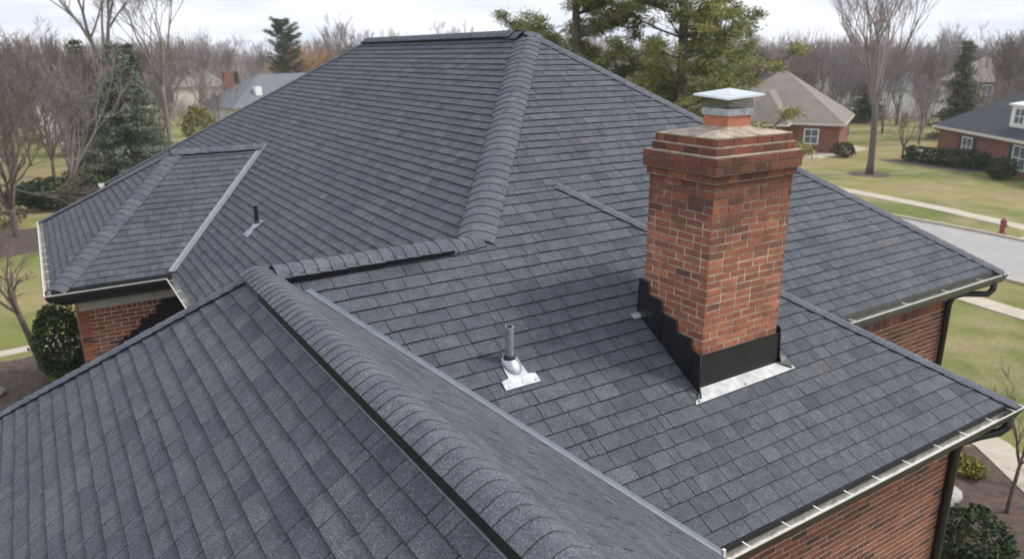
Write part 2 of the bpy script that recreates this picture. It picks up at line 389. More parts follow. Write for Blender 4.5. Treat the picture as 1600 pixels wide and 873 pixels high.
for nm, a in (('mulch_bed', (13.5, 4.6, 3.8, 2.8, 1)), ('mulch_bed', (-2.2, 21.8, 3.2, 2.6, 2)), ('mulch_bed', (49.1, 30.2, 1.4, 1.4, 3)), ('mulch_bed', (57.4, 29.5, 2.2, 4.6, 4)),
              ('mulch_bed', (-1.6, 41, 3, 3, 5)), ('mulch_bed', (5, 54, 5, 4, 6))):
    sheet(nm, blob(*a), GZ+.012, MULCH, thick=.012)
strip('garden_path', [(12.5, 2), (15.2, 4.6), (16.6, 6.5), (17.2, 9), (16.2, 12)], .8, GZ+.03, WALK, .02)
strip('garden_path', [(-6, 24.5), (-1, 24.9), (3, 25.8)], .5, GZ+.02, WALK, .02)
sheet('driveway', [(1.6, 81), (3.5, 80), (4.1, 89), (1.9, 91)], GZ+.02, WALK, thick=.02)

# ------------------------------------------------------------------ the house
house = thing('brick_house', (4, 8, GZ), 'red brick house under the large dark grey shingled hip roof in the foreground', 'house')
zE = lambda x, y: -1.323 - .643*(6.18-y)
zP = lambda x, y: -2.69 - .6*(3.899-y)
zL = lambda x, y: -1.31 - .737*(3.63-x)
zR = lambda x, y: .27 - .711*(x-5.78)
zM = lambda x, y: -1.585 - .80*(x-1.333)
zN = lambda x, y: -1.61 - .75*(1.2-x)
zB = lambda x, y: -1.61 - .8*(y-5.66)
zWf = lambda x, y: -1.52 - .7116*(13.3-y)
zWl = lambda x, y: -1.52 - .7574*(1.85-x)
zWb = lambda x, y: -1.52 - .45*(y-13.3)
zX = lambda x, y: -1.323 - .637*(x-4.52)
zBk = lambda x, y: .27 - .488*(y-14.2)
_, nE = shingle_slope([[(3.60, 6.18), (8.024, 6.18), (5.78, 8.66)], [(6.33, 4.18), (9.84, 4.18), (8.024, 6.18), (4.42, 6.18)]], zE, (0, 1), house, 1, expo=.12, edge=.003, label='dark grey roof slope behind the chimney, facing the camera')
_, nP = shingle_slope([[(1.2, 5.68), (3.44, 2.897), (7.61, 2.897), (5.0, 5.68)], [(3.2, 5.68), (5.0, 5.68), (4.52, 6.18), (3.63, 6.18)]], zP, (0, 1), house, 2, label='roof slope that carries the chimney')
_, nL = shingle_slope([[(1.31, 7.45), (3.2, 5.7), (5.78, 8.66), (5.78, 14.2), (1.31, 21)]], zL, (1, 0), house, 3, expo=.116, edge=.005)
_, nR = shingle_slope([[(5.78, 8.66), (9.88, 4.13), (9.88, 18.9), (5.78, 14.2)]], zR, (-1, 0), house, 4)
_, nM = shingle_slope([[(1.35, 5.50), (1.515, 5.50), (3.47, 2.84), (3.47, -2), (1.35, -2)]], zM, (-1, 0), house, 5, expo=.12, edge=0)
_, nN = shingle_slope([[(1.2, 5.61), (1.2, -2), (-1.6, -2), (-1.6, 8.24)]], zN, (1, 0), house, 6, expo=.123, edge=.0045, label='foreground roof slope at lower left')
_, nB = shingle_slope([[(1.2, 5.66), (3.2, 5.66), (1.3, 7.4), (1.3, 8.24), (-1.6, 8.24)]], zB, (0, -1), house, 7)
_, nWf = shingle_slope([[(1.85, 13.3), (3.34, 13.3), (1.31, 11.22), (-.18, 11.22)]], zWf, (0, 1), house, 8, expo=.12)
_, nWl = shingle_slope([[(1.85, 13.3), (-.18, 11.22), (-.18, 16.7)]], zWl, (1, 0), house, 9, expo=.12, edge=.009)
_, nWb = shingle_slope([[(1.85, 13.3), (3.34, 13.3), (2.2, 16.7), (-.19, 16.7)]], zWb, (0, -1), house, 10)
_, nX = shingle_slope([[(6.43, 4.15), (7.66, 2.84), (7.66, 4.48), (6.35, 4.48)]], zX, (-1, 0), house, 11)
_, nBk = shingle_slope([[(5.78, 14.2), (9.88, 18.9), (9.88, 21), (1.25, 21)]], zBk, (0, -1), house, 12)

P = (5.78, 8.66, .27); Q = (5.78, 14.2, .27); R1 = (3.2, 5.69, -1.615)
cap_run(R1, P, nE, nL, .19, .19, house, 21, lift=.062)
cap_run((9.86, 4.15, -2.63), P, nE, nR, .13, .13, house, 22, lift=.07)
cap_run((1.3, 20.9, -3.02), Q, nL, nBk, .12, .12, house, 23, lift=.06)
cap_run((-.16, 11.23, -3.0), (1.85, 13.3, -1.52), nWf, nWl, .17, .17, house, 24, lift=.08)
cap_run((-.17, 16.65, -3.03), (1.85, 13.3, -1.52), nWl, nWb, .13, .13, house, 25, lift=.06)
cap_run((7.64, 2.87, -3.31), (4.52, 6.18, -1.325), nP, nX, .10, .12, house, 26, lift=.06, e1=.02)
cap_run((-1.6, 8.24, -3.71), (1.2, 5.61, -1.61), nN, nB, .10, .14, house, 27, lift=.07, e1=.022)
def vent(A, B, n1, d, w, h, name='ridge_vent'):
    mb = MB(); A = Vector(A); B = Vector(B); T = (B-A).normalized(); o = A + d*(w-.02) + n1*.008
    mb.obox(o, B-A, -d*.05, n1*h); return mb.build(name, BLACKV, house)
def dslope(n, T, other):
    d = n.cross(T).normalized(); return -d if d.dot(other) > 0 else d
# main ridge, raised over its vent
cap_run((5.78, 8.9, .27), (5.78, 14.3, .27), nL, nR, .16, .16, house, 28, name='ridge_cap', lift=.11, e1=.05, e2=.05)
vent((5.78, 9.0, .27), (5.78, 14.2, .27), nL, dslope(nL, Vector((0, 1, 0)), nR), .15, .05)
cap_run((5.72, 8.62, .27), (5.78, 9.0, .27), nL, nR, .17, .17, house, 29, name='ridge_cap', lift=.10, e1=.016, e2=.016)
# wing ridge
cap_run((1.8, 13.3, -1.52), (3.36, 13.3, -1.52), nWf, nWb, .12, .12, house, 30, name='ridge_cap', lift=.09, e1=.04, e2=.04)
vent((3.1, 13.3, -1.52), (2.1, 13.3, -1.52), nWf, dslope(nWf, Vector((1, 0, 0)), nWb), .115, .04)
# ridge between the main hip and the near ridge
T1 = Vector((1, 0, 0))
cap_run((1.38, 5.66, -1.615), (2.9, 5.68, -1.615), nP, nB, .15, .15, house, 31, name='ridge_cap', lift=.12, e1=.055, e2=.05, expo=.115)
vent((2.88, 5.68, -1.615), (1.45, 5.66, -1.615), nP, dslope(nP, T1, nB), .145, .055)
cap_run((2.86, 5.68, -1.615), (3.24, 5.72, -1.60), nP, nB, .16, .16, house, 32, name='ridge_cap', lift=.10, e1=.018, e2=.018, expo=.115)
cap_run((1.16, 5.62, -1.615), (1.42, 5.66, -1.615), nP, nB, .15, .15, house, 34, name='ridge_cap', lift=.10, e1=.016, e2=.016)
# the wide rolled near ridge with its black mesh vent
def spline(cp, n):
    o_ = []
    for i in range(len(cp)-1):
        p0, p1, p2, p3 = cp[max(0, i-1)], cp[i], cp[i+1], cp[min(len(cp)-1, i+2)]
        for k in range(n):
            t = k/n; o_.append(tuple(.5*((2*p1[c])+(-p0[c]+p2[c])*t+(2*p0[c]-5*p1[c]+4*p2[c]-p3[c])*t*t+(-p0[c]+3*p1[c]-3*p2[c]+p3[c])*t**3) for c in (0, 1)))
    return o_+[cp[-1]]
ROLL = spline([(-.078, .022), (-.050, .040), (-.010, .060), (.025, .071), (.052, .069), (.085, .058), (.162, .012)], 3)
cap_run((1.2, -1.6, -1.61), (1.2, 5.60, -1.61), nN, nM, .085, .50, house, 33, name='ridge_cap', e1=.0, e2=.006, expo=.0955, seg=len(ROLL)-1, wob=.0, butt=.008, tone_sd=.12, prof=ROLL)
nv = MB()
nv.box((1.132, -1.6, -1.70), (1.150, 5.15, -1.586), 0, 0)                 # black vent body under the cap edge
nv.obox(Vector((1.118, -1.6, zN(1.118, 0)+.013)), (0, 6.7, 0), (.0045, 0, .003), (0, 0, .004), 0, 1)
yy = -1.5
while yy < 5.1:                                        # little ribs of the vent face
    for r_ in range(2): nv.box((1.129, yy+.006*r_, -1.642+.020*r_), (1.133, yy+.006+.006*r_, -1.630+.020*r_), 0, 2)
    yy += .017
nv.build('ridge_vent', [BLACKV, VALLEYM, DARKG], house)

# valleys
def valley(A, B, n1, n2, wd, mat, lipmat=None, lift=.016):
    mb = MB(); A = Vector(A); B = Vector(B); T = (B-A).normalized()
    d1 = n1.cross(T).normalized(); d2 = n2.cross(T).normalized()
    d1 = d1 if d1.z > 0 else -d1; d2 = d2 if d2.z > 0 else -d2
    rows = []
    for C_ in (A, B):
        rows.append([C_+d1*wd+n1*(lift), C_+d1*(wd-.006)+n1*(lift+.008), C_+d1*(wd*.45)+n1*(lift+.002), C_+(n1+n2)*.012+Vector((0,0,.012)), C_+d2*(wd*.45)+n2*(lift+.002), C_+d2*(wd-.006)+n2*(lift+.008), C_+d2*wd+n2*(lift)])
    m = len(rows[0]); mb.add(rows[0]+rows[1], [(k, k+1, m+k+1, m+k) for k in range(m-1)], .5, 0, False)
    for d, n in ((d1, n1), (d2, n2)):
        mb.add([A+d*wd+n*lift, B+d*wd+n*lift, B+d*(wd+.012)-n*.001, A+d*(wd+.012)-n*.001], [(0, 1, 2, 3)], .5, 1)
    return mb.build('valley_flashing', [mat, lipmat or BLACKV], house)
valley((1.56, 5.44, zM(1.56, 0)), (3.47, 2.84, zM(3.47, 0)), nM, nP, .052, VALLEYM)
valley((3.34, 13.3, -1.52), (1.33, 11.21, -3.0), nL, nWf, .075, WVALLEYM)

# walls
def wall(o, a, wd, zt, seed, soldier=0, zb=GZ, **k):
    mb = MB(); brick_wall(mb, o, a, wd, zb, zt, seed, soldier, **k); return mb.build('wall', [BRICK, MORTAR], house)
wall((2.9, 3.15), (1, 0), 4.3, -3.46, 41)
wall((7.2, 3.15), (0, 1), 1.35, -3.46, 42)
wall((7.2, 4.5), (1, 0), 2.17, -2.93, 43, soldier=1)
wall((9.37, 4.5), (0, 1), 16.0, -2.93, 44)
wall((.085, 16.4), (0, -1), 4.9, -3.24, 45)
wall((.085, 11.5), (1, 0), 1.6, -3.30, 46, soldier=1)
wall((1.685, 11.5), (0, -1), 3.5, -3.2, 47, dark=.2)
wall((-1.2, 8.0), (0, -1), 10, -3.75, 48)
wall((1.685, 8.0), (-1, 0), 2.885, -3.75, 49)
# brick quoin at the wing corner, standing a little proud
qm = MB(); rnd = random.Random(5)
z = -3.42
while z > GZ:
    qm.box((.078, 11.486, z-.0625), (.205, 11.6, z-.003), rnd.random()); z -= .0677
qm.build('corner_quoin', BRICK, house)
fb = MB(); fb.box((.10, 11.470, -3.42), (1.66, 11.55, -3.30)); fb.build('frieze_board', SOFFIT, house)
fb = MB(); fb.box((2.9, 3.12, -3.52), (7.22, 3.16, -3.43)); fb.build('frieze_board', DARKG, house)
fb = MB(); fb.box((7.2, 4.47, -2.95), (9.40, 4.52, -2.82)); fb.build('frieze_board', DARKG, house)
# black step flashing on the wing wall; its tall plate also paints gutter shade
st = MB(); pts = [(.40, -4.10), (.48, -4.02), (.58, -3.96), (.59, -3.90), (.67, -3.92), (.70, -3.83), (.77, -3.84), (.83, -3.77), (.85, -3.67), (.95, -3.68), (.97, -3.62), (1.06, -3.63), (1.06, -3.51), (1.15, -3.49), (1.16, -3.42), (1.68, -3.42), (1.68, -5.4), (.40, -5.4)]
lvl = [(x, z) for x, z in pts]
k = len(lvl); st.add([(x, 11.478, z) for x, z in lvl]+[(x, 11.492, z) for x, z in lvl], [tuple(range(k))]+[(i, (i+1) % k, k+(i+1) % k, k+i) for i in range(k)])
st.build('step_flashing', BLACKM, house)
# soffits
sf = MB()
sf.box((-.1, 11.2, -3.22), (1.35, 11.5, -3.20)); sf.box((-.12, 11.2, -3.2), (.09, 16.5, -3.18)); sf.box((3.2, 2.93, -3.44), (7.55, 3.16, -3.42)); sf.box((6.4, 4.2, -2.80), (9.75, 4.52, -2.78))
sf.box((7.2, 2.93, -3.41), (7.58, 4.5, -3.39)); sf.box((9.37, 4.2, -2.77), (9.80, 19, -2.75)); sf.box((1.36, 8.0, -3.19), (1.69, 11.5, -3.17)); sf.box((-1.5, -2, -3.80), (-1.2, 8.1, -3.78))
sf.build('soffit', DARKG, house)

# gutters
def gutter(path, zedge, hang, outer, gw=.10, step=.42, label=None):
    prof = [(0, .012), (.0, -.10), (.055, -.115), (gw-.018, -.055), (gw-.006, -.006), (gw+.004, -.004), (gw+.004, -.014), (gw, -.022), (gw-.008, -.06), (.058, -.128), (-.02, -.128), (-.02, .0)]
    mis = [0, 0, 0, 0, 2, 2, 2, 1, 1, 1, 1]
    mb = MB(); pth = [(x, y, zedge) for x, y in path]; rows = sweep(mb, pth, prof, mis)
    for r_ in (rows[0], rows[-1]): mb.add(r_, [tuple(range(len(r_)))], .5, 2)
    gt = mb.build('gutter', [GUTIN, outer, RIM], house)
    if label: gt['label'] = label
    rnd = random.Random(len(path)*7+int(zedge*100))
    for (i, s0, s1) in hang:
        a = Vector(pth[i]); b = Vector(pth[i+1]); Ln = (b-a).length; d = (b-a).normalized(); n = Vector((d.y, -d.x, 0)); t = s0
        while t < min(s1, Ln):
            h = MB(); h.obox(a+d*t+Vector((0, 0, -.006))-n*.004, d*.012, n*(gw+.006), Vector((0, 0, .004))); h.build('gutter_hanger', RIM, gt)
            t += step*rnd.uniform(.8, 1.2)
    return gt
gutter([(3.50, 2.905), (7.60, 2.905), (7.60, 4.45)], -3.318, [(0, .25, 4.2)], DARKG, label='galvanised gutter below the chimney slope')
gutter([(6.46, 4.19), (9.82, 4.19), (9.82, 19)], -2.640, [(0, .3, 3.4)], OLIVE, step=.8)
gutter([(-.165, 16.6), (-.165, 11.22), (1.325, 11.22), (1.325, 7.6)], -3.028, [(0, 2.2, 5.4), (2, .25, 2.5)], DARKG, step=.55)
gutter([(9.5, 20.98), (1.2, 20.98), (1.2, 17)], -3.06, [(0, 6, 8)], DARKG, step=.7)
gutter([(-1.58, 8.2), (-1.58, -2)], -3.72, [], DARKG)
fs_ = MB(); fs_.box((3.44, 2.886, -3.345), (7.61, 2.902, -3.289)); fs_.build('drip_edge', DARKG, house)
fs_ = MB(); fs_.box((6.40, 4.168, -2.665), (9.84, 4.186, -2.606)); fs_.build('drip_edge', OLIVE, house)
fs_ = MB(); fs_.box((-.175, 11.20, -3.20), (1.30, 11.216, -2.999)); fs_.build('drip_edge', DARKG, house)
ft = MB(); ft.obox((3.44, 2.795, -3.37), (.012, 0, 0), (0, .11, 0), (0, 0, .085)); ft.obox((3.50, 2.83, -3.33), (.022, 0, 0), (0, .02, .0), (0, -.0, .075)); ft.build('gutter_bracket', RIM, house)

def downspout(pts, r=.042):
    mb = MB(); mb.tube(pts, r, 10); return mb.build('downspout', BLACKM, house)
downspout([(7.55, 2.86, -3.40), (7.55, 2.86, -3.52), (7.50, 2.90, -3.585), (7.36, 3.0, -3.63), (7.21, 3.10, -3.70), (7.16, 3.105, -3.8), (7.16, 3.105, GZ+.1)])
downspout([(9.70, 4.13, -2.74), (9.70, 4.14, -2.84), (9.66, 4.17, -2.90), (9.45, 4.36, -2.91), (9.36, 4.43, -2.95), (9.34, 4.45, -3.05), (9.34, 4.45, GZ+.1)], .038)

# chimney
CX0, CX1, CY0, CY1 = 4.317, 5.25, 3.899, 4.615
chim = MB(); rnd = random.Random(77)
def ring(z0, z1, o, r, dark=0.):
    x0, x1, y0, y1 = CX0-o, CX1+o, CY0-o, CY1+o
    chim.box((x0+.0035, y0+.0035, z0-.004), (x1-.0035, y1-.0035, z1+.001 if o < 0 else z1-.001), .5, 1)
    W, D = x1-x0, y1-y0
    def row(ox, oy, ax, ay, Ln, ph):
        nx, ny = ay, -ax; x = -ph
        while x < Ln:
            bl = .18 if rnd.random() > .07 else .09
            a = max(x+.0045, .0); b = min(x+bl-.0055, Ln)
            if b-a > .025:
                pr = rnd.uniform(-.0015, .0025); dz = rnd.uniform(-.0015, .0015); tone = min(1, max(0, rnd.gauss(.58-dark, .2)))
                p = [Vector((ox+ax*a, oy+ay*a, 0)), Vector((ox+ax*b, oy+ay*b, 0))]; n = Vector((nx, ny, 0)); inn = -n*.03
                zz0, zz1 = z0+.0056+dz, z1-.0056+dz; z_0 = Vector((0, 0, zz0)); z_1 = Vector((0, 0, zz1)); c = .003; t = p[1]-p[0]; t.normalize()
                ov = [p[0]+inn+z_0, p[1]+inn+z_0, p[1]+inn+z_1, p[0]+inn+z_1]
                md = [p[0]+n*(pr-c)+z_0, p[1]+n*(pr-c)+z_0, p[1]+n*(pr-c)+z_1, p[0]+n*(pr-c)+z_1]
                C0 = Vector((0, 0, c)); iv = [p[0]+t*c+n*pr+z_0+C0, p[1]-t*c+n*pr+z_0+C0, p[1]-t*c+n*pr+z_1-C0, p[0]+t*c+n*pr+z_1-C0]
                fs = [(8, 9, 10, 11)] + [(i, (i+1) % 4, 4+(i+1) % 4, 4+i) for i in range(4)] + [(4+i, 4+(i+1) % 4, 8+(i+1) % 4, 8+i) for i in range(4)]
                chim.add(ov+md+iv, fs, tone)
            x += bl
    # corner overlap: alternate which face owns the corner brick
    ph = 0 if r % 2 else .09
    row(x0, y0, 1, 0, W, ph); row(x1, y1, -1, 0, W, ph)
    row(x1, y0, 0, 1, D, .09-ph+.0); row(x0, y1, 0, -1, D, .09-ph)
PH = .0615; zt = -.97; r = 0
z = zt
while z > -3.3:
    ring(z-PH, z, 0, r, dark=max(0, .26-.30*(zt-z)/.9) if z > -2.0 else -.05); z -= PH; r += 1
ring(-.97, -.903, .02, r+1, .2); ring(-.903, -.836, .045, r, .25); ring(-.836, -.769, .045, r+1, .15); ring(-.769, -.702, .0, r, .15); ring(-.702, -.635, -.02, r+1, .12)
ch = chim.build('chimney', [CHBRICK, CHMORTAR], house)
cw = MB()                                              # sloping mortar crown
ns_ = 10; x0, x1, y0, y1 = CX0+.024, CX1-.024, CY0+.024, CY1-.024; fx0, fx1, fy0, fy1 = 4.64, 4.902, 4.098, 4.36
rnd = random.Random(3)
outer = [(x0+(x1-x0)*i/ns_, y0) for i in range(ns_)]+[(x1, y0+(y1-y0)*i/ns_) for i in range(ns_)]+[(x1-(x1-x0)*i/ns_, y1) for i in range(ns_)]+[(x0, y1-(y1-y0)*i/ns_) for i in range(ns_)]
inner = [(fx0+(fx1-fx0)*i/ns_, fy0) for i in range(ns_)]+[(fx1, fy0+(fy1-fy0)*i/ns_) for i in range(ns_)]+[(fx1-(fx1-fx0)*i/ns_, fy1) for i in range(ns_)]+[(fx0, fy1-(fy1-fy0)*i/ns_) for i in range(ns_)]
rings = []
for t in (0, .02, .3, .6, .9, 1):
    rings.append([(ox+(ix-ox)*t+rnd.uniform(-.003, .003), oy+(iy-oy)*t+rnd.uniform(-.003, .003), -.640+(.004 if t == 0 else .012)+.045*t+(.012 if t == 1 else 0)+rnd.uniform(-.002, .002)) for (ox, oy), (ix, iy) in zip(outer, inner)])
allv = [v for rr in rings for v in rr]; n4 = len(outer)
cw.add(allv, [(a*n4+i, a*n4+(i+1) % n4, (a+1)*n4+(i+1) % n4, (a+1)*n4+i) for a in range(len(rings)-1) for i in range(n4)], .5, 0, True)
for lz, o in ((-.7685, .040), (-.7015, -.004)):        # mortar wash on the corbel ledges
    X0, X1, Y0, Y1 = CX0-o, CX1+o, CY0-o, CY1+o; q = .05
    for a_, b_ in (((X0, Y0), (X1, Y0+q)), ((X0, Y1-q), (X1, Y1)), ((X0, Y0+q), (X0+q, Y1-q)), ((X1-q, Y0+q), (X1, Y1-q))):
        cw.box((a_[0], a_[1], lz-.006), (b_[0], b_[1], lz+.006))
cw.build('chimney_crown', CROWN, ch)
fl = MB(); t_ = .022; zb_, zt_ = -.62, -.478
for a_, b_ in (((fx0, fy0), (fx1, fy0+t_)), ((fx0, fy1-t_), (fx1, fy1)), ((fx0, fy0+t_), (fx0+t_, fy1-t_)), ((fx1-t_, fy0+t_), (fx1, fy1-t_))):
    fl.box((a_[0], a_[1], zb_), (b_[0], b_[1], zt_))
fl.build('flue_tile', CLAY, ch)
bd = MB(); o = .012
for a_, b_ in (((fx0-o, fy0-o), (fx1+o, fy0-.002)), ((fx0-o, fy1+.002), (fx1+o, fy1+o)), ((fx0-o, fy0-.002), (fx0-.002, fy1+.002)), ((fx1+.002, fy0-.002), (fx1+o, fy1+.002))):
    bd.box((a_[0], a_[1], -.487), (b_[0], b_[1], -.432))
bd.box((fx0-.002, fy0-.002, -.476), (fx1+.002, fy1+.002, -.47), 0, 1)
bd.build('cap_band', [LEAD, BLACKV], ch)
ms = MB()                                              # hexagonal wire screen
def hexwire(o, a, Ln, z0, z1, cell=.030):
    rowh = cell*.75; nr = int((z1-z0)/rowh); nc = int(Ln/(cell*.87)); cwid = Ln/nc
    for r_ in range(nr):
        zz = z0 + r_*rowh; off = (r_ % 2)*.5
        for c_ in range(nc):
            x_ = (c_+off)*cwid
            p = [Vector((o[0]+a[0]*min(Ln, x_+d*cwid), o[1]+a[1]*min(Ln, x_+d*cwid), zz+h)) for d, h in ((0, 0), (.5, cell*.25), (1, 0))]
            ms.tube([p[0], p[1]], .0024, 3, cap=False); ms.tube([p[1], p[2]], .0024, 3, cap=False)
            ms.tube([p[1], p[1]+Vector((0, 0, cell*.5))], .0024, 3, cap=False)
mo = .004; mx0, mx1, my0, my1 = fx0-mo, fx1+mo, fy0-mo, fy1+mo; mz0, mz1 = -.44, -.325
hexwire((mx0, my0), (1, 0), mx1-mx0, mz0, mz1); hexwire((mx1, my0), (0, 1), my1-my0, mz0, mz1); hexwire((mx0, my1), (1, 0), mx1-mx0, mz0, mz1); hexwire((mx0, my0), (0, 1), my1-my0, mz0, mz1)
for x_, y_ in ((mx0, my0), (mx1, my0), (mx0, my1), (mx1, my1)): ms.tube([(x_, y_, mz0), (x_, y_, mz1+.01)], .003, 4)
ms.build('spark_screen', WIRE, ch)
ld = MB(); X0, X1, Y0, Y1 = 4.565, 4.99, 4.045, 4.415; cx, cy = (X0+X1)/2, (Y0+Y1)/2
ap = Vector((cx, cy, -.278)); cor = [Vector((X0, Y0, -.345)), Vector((X1, Y0, -.322)), Vector((X1, Y1, -.322)), Vector((X0, Y1, -.322))]
lip = [Vector((c.x+(c.x-cx)*.01, c.y+(c.y-cy)*.01, c.z-.014)) for c in cor]
ld.add([ap]+cor+lip, [(0, 1+i, 1+(i+1) % 4) for i in range(4)]+[(1+i, 5+i, 5+(i+1) % 4, 1+(i+1) % 4) for i in range(4)])
ld.add([v-Vector((0, 0, .004)) for v in [ap]+cor], [(0, 1+(i+1) % 4, 1+i) for i in range(4)])
ld.build('chimney_lid', LID, ch)
# flashing: apron, front pan, five black steps
ff = MB(); ff.obox((CX0-.012, CY0-.010, -2.72), (CX1-CX0+.05, 0, 0), (0, .006, 0), (0, 0, .335)); ff.obox((CX0-.012, CY0-.016, -2.388), (CX1-CX0+.04, 0, 0), (0, .012, 0), (0, 0, .006)); ff.build('front_flashing', BLACKM, ch)
ap_ = MB(); u_ = Vector((0, 1, .6)).normalized(); o0 = Vector((4.165, 3.79, zP(0, 3.79)))+nP*.019
poly = [(0, 0), (1.275, .02), (1.262, .055), (1.185, .055), (1.17, .13), (.16, .13), (.10, .035), (.03, .035)]
pv = [o0+Vector((x, 0, 0))+u_*y for x, y in poly]; k = len(pv)
ap_.add(pv+[v-nP*.003 for v in pv], [tuple(range(k))]+[(i, k+i, k+(i+1) % k, (i+1) % k) for i in range(k)])
ap_.build('apron_flashing', GALV, ch)
sc = MB()
for x_, y_ in ((.05, .018), (1.235, .038), (.62, .03)):
    sc = MB(); c_ = o0+Vector((x_, 0, 0))+u_*y_; sc.tube([c_, c_+nP*.005], .008, 8); sc.build('screw_head', BLACKM, ch)
steps = [(4.665, 4.545, -1.905, -1.922), (4.545, 4.367, -2.022, -2.045), (4.375, 4.183, -2.143, -2.165), (4.19, 3.996, -2.258, -2.264), (4.005, 3.885, -2.358, -2.380)]
for i, (ya, yb, za, zb2) in enumerate(steps):
    m_ = MB(); xw = CX0-.012-.004*(i % 2)-.002*i; fl_ = .05
    top = [Vector((xw, ya, za)), Vector((xw, yb, zb2))]
    yb3 = yb-.02 if i < 4 else yb-.03
    bot = [Vector((xw-.012, ya, zP(0, ya)+.012)), Vector((xw-.022, yb3, zP(0, yb3)+.014))]
    flg = [b+Vector((-fl_, -.0, 0))+Vector((0, 0, .004)) for b in bot]
    th = Vector((-.005, 0, 0))
    m_.add([top[0], top[1], bot[1], bot[0]], [(0, 3, 2, 1)]); m_.add([top[0]+th, top[1]+th, bot[1]+th, bot[0]+th], [(0, 1, 2, 3)])
    m_.add([top[1], top[1]+th, bot[1]+th, bot[1]], [(0, 1, 2, 3)]); m_.add([top[0], top[0]+th, top[1]+th, top[1]], [(0, 1, 2, 3)])
    m_.tube([top[1]+th*.5, bot[1]+th*.5], .0035, 5, mi=1)
    m_.tube([top[0]+th*.5, top[1]+th*.5], .003, 5, mi=1)
    if i == 4:                                         # front step ends in a flared foot
        e_ = Vector((4.20, 3.80, zP(0, 3.80)+.03)); m_.add([top[1]+th, bot[1]+th, e_, Vector((xw, CY0-.015, -2.66))], [(0, 1, 2, 3)])
    m_.build('step_flashing', [BLACKM, DARKG], ch)
rf = MB(); rf.add([(5.29, 3.89, -2.34), (5.29, 4.0, -2.30), (5.33, 4.0, zP(0, 4.0)+.02), (5.31, 3.87, zP(0, 3.87)+.02), (5.40, 3.80, zP(0, 3.80)+.03), (5.45, 3.9, zP(0, 3.9)+.02)], [(0, 1, 2, 3), (3, 2, 5, 4)])
rf.tube([(5.288, 3.885, -2.33), (5.30, 3.88, -2.60), (5.315, 3.86, zP(0, 3.86)+.03), (5.39, 3.81, zP(0, 3.81)+.03)], .007, 6)
rf.build('side_flashing', BLACKM, ch)
bk = MB(); bk.obox(Vector((4.19, 4.60, zP(0, 4.60)))+nP*.02, (.10, 0, 0), u_*.06, nP*.003); bk.build('back_flashing', LID, ch)

# vent pipes
def vent_pipe(base, n, u, r, ztop, body, plate, boot, label, open_top=True):
    mb = MB(); b = Vector(base); k = 16
    mb.tube([b, (b.x, b.y, ztop)], r, k, cap=False)
    mb.tube([(b.x, b.y, ztop-.004), (b.x, b.y, ztop)], r*1.05, k, cap=False, mi=1)
    vs = []; 
    for rr in (r*1.05, r*.80):
        for i in range(k): vs.append((b.x+rr*math.cos(i*2*math.pi/k), b.y+rr*math.sin(i*2*math.pi/k), ztop))
    mb.add(vs, [(i, (i+1) % k, k+(i+1) % k, k+i) for i in range(k)], .5, 1)
    mb.tube([(b.x, b.y, ztop-.12), (b.x, b.y, ztop)], r*.80, k, cap=False, mi=2)
    vp = mb.build('vent_pipe', [body, boot, BLACKV], house); vp['label'] = label
    co = MB(); zc = b.z+.055; co.tube([(b.x, b.y, zc-.03), (b.x, b.y, zc), (b.x, b.y, zc+.012), (b.x, b.y, zc+.02)], [r*1.45, r*1.4, r*1.25, r*1.02], k, cap=False); co.build('collar', BLACKV, vp)
    bo = MB(); a = Vector((1, 0, 0)) if abs(n.x) < .1 else Vector((0, 1, 0)); cc = b - u*.035; vs = []
    for t, sh in ((0, 0), (.12, .0), (.45, .0), (.8, .0), (1, 0)):
        for i in range(k):
            an = i*2*math.pi/k; lo = cc + (a*math.cos(an)*.072+u*math.sin(an)*.098) + n*.018; hi = Vector((b.x+r*1.45*math.cos(an)*(a.x or 1), b.y, zc-.015)) if False else Vector((b.x, b.y, zc-.012)) + (a*math.cos(an)+Vector((u.x, u.y, 0)).normalized()*math.sin(an))*r*1.45
            p = lo.lerp(hi, t) + (lo-Vector((b.x, b.y, b.z))).normalized()*.018*math.sin(math.pi*t)
            vs.append(p)
    bo.add(vs, [(q*k+i, q*k+(i+1) % k, (q+1)*k+(i+1) % k, (q+1)*k+i) for q in range(4) for i in range(k)], .5, 0, True)
    bo.build('boot', boot, vp)
    pl = MB(); o1 = b+n*.019
    pv = [o1+a*x+u*y for x, y in plate]; m = len(pv)
    pl.add(pv+[v-n*.003 for v in pv], [tuple(range(m)), ]+[(i, m+i, m+(i+1) % m, (i+1) % m) for i in range(m)])
    pl.build('flashing_plate', boot, vp)
    nm = MB()
    for x, y in ((plate[0][0]+.04, plate[0][1]+.022), (plate[1][0]-.04, plate[1][1]+.022), (0, plate[0][1]+.03)):
        nm = MB(); q_ = o1+a*x+u*y; nm.tube([q_, q_+n*.003], .005, 6); nm.build('nail_head', BLACKV, vp)
    return vp
uP = Vector((0, 1, .6)).normalized(); uL = Vector((1, 0, .737)).normalized()
vent_pipe((2.836, 4.51, zP(0, 4.51)), nP, uP, .034, -2.015, PIPEM, [(-.165, -.235), (.155, -.235), (.15, -.15), (.09, -.14), (.075, .02), (-.08, .02), (-.09, -.14), (-.16, -.15)], LEAD, 'grey metal vent pipe in the middle of the near slope')
vent_pipe((2.355, 10.235, zL(2.355, 0)), nL, uL, .03, -1.955, BLACKV, [(-.12, -.21), (.10, -.21), (.10, -.13), (.075, -.10), (.07, .1), (-.07, .1), (-.08, -.12), (-.12, -.15)], LEAD, 'black vent pipe on the left slope')

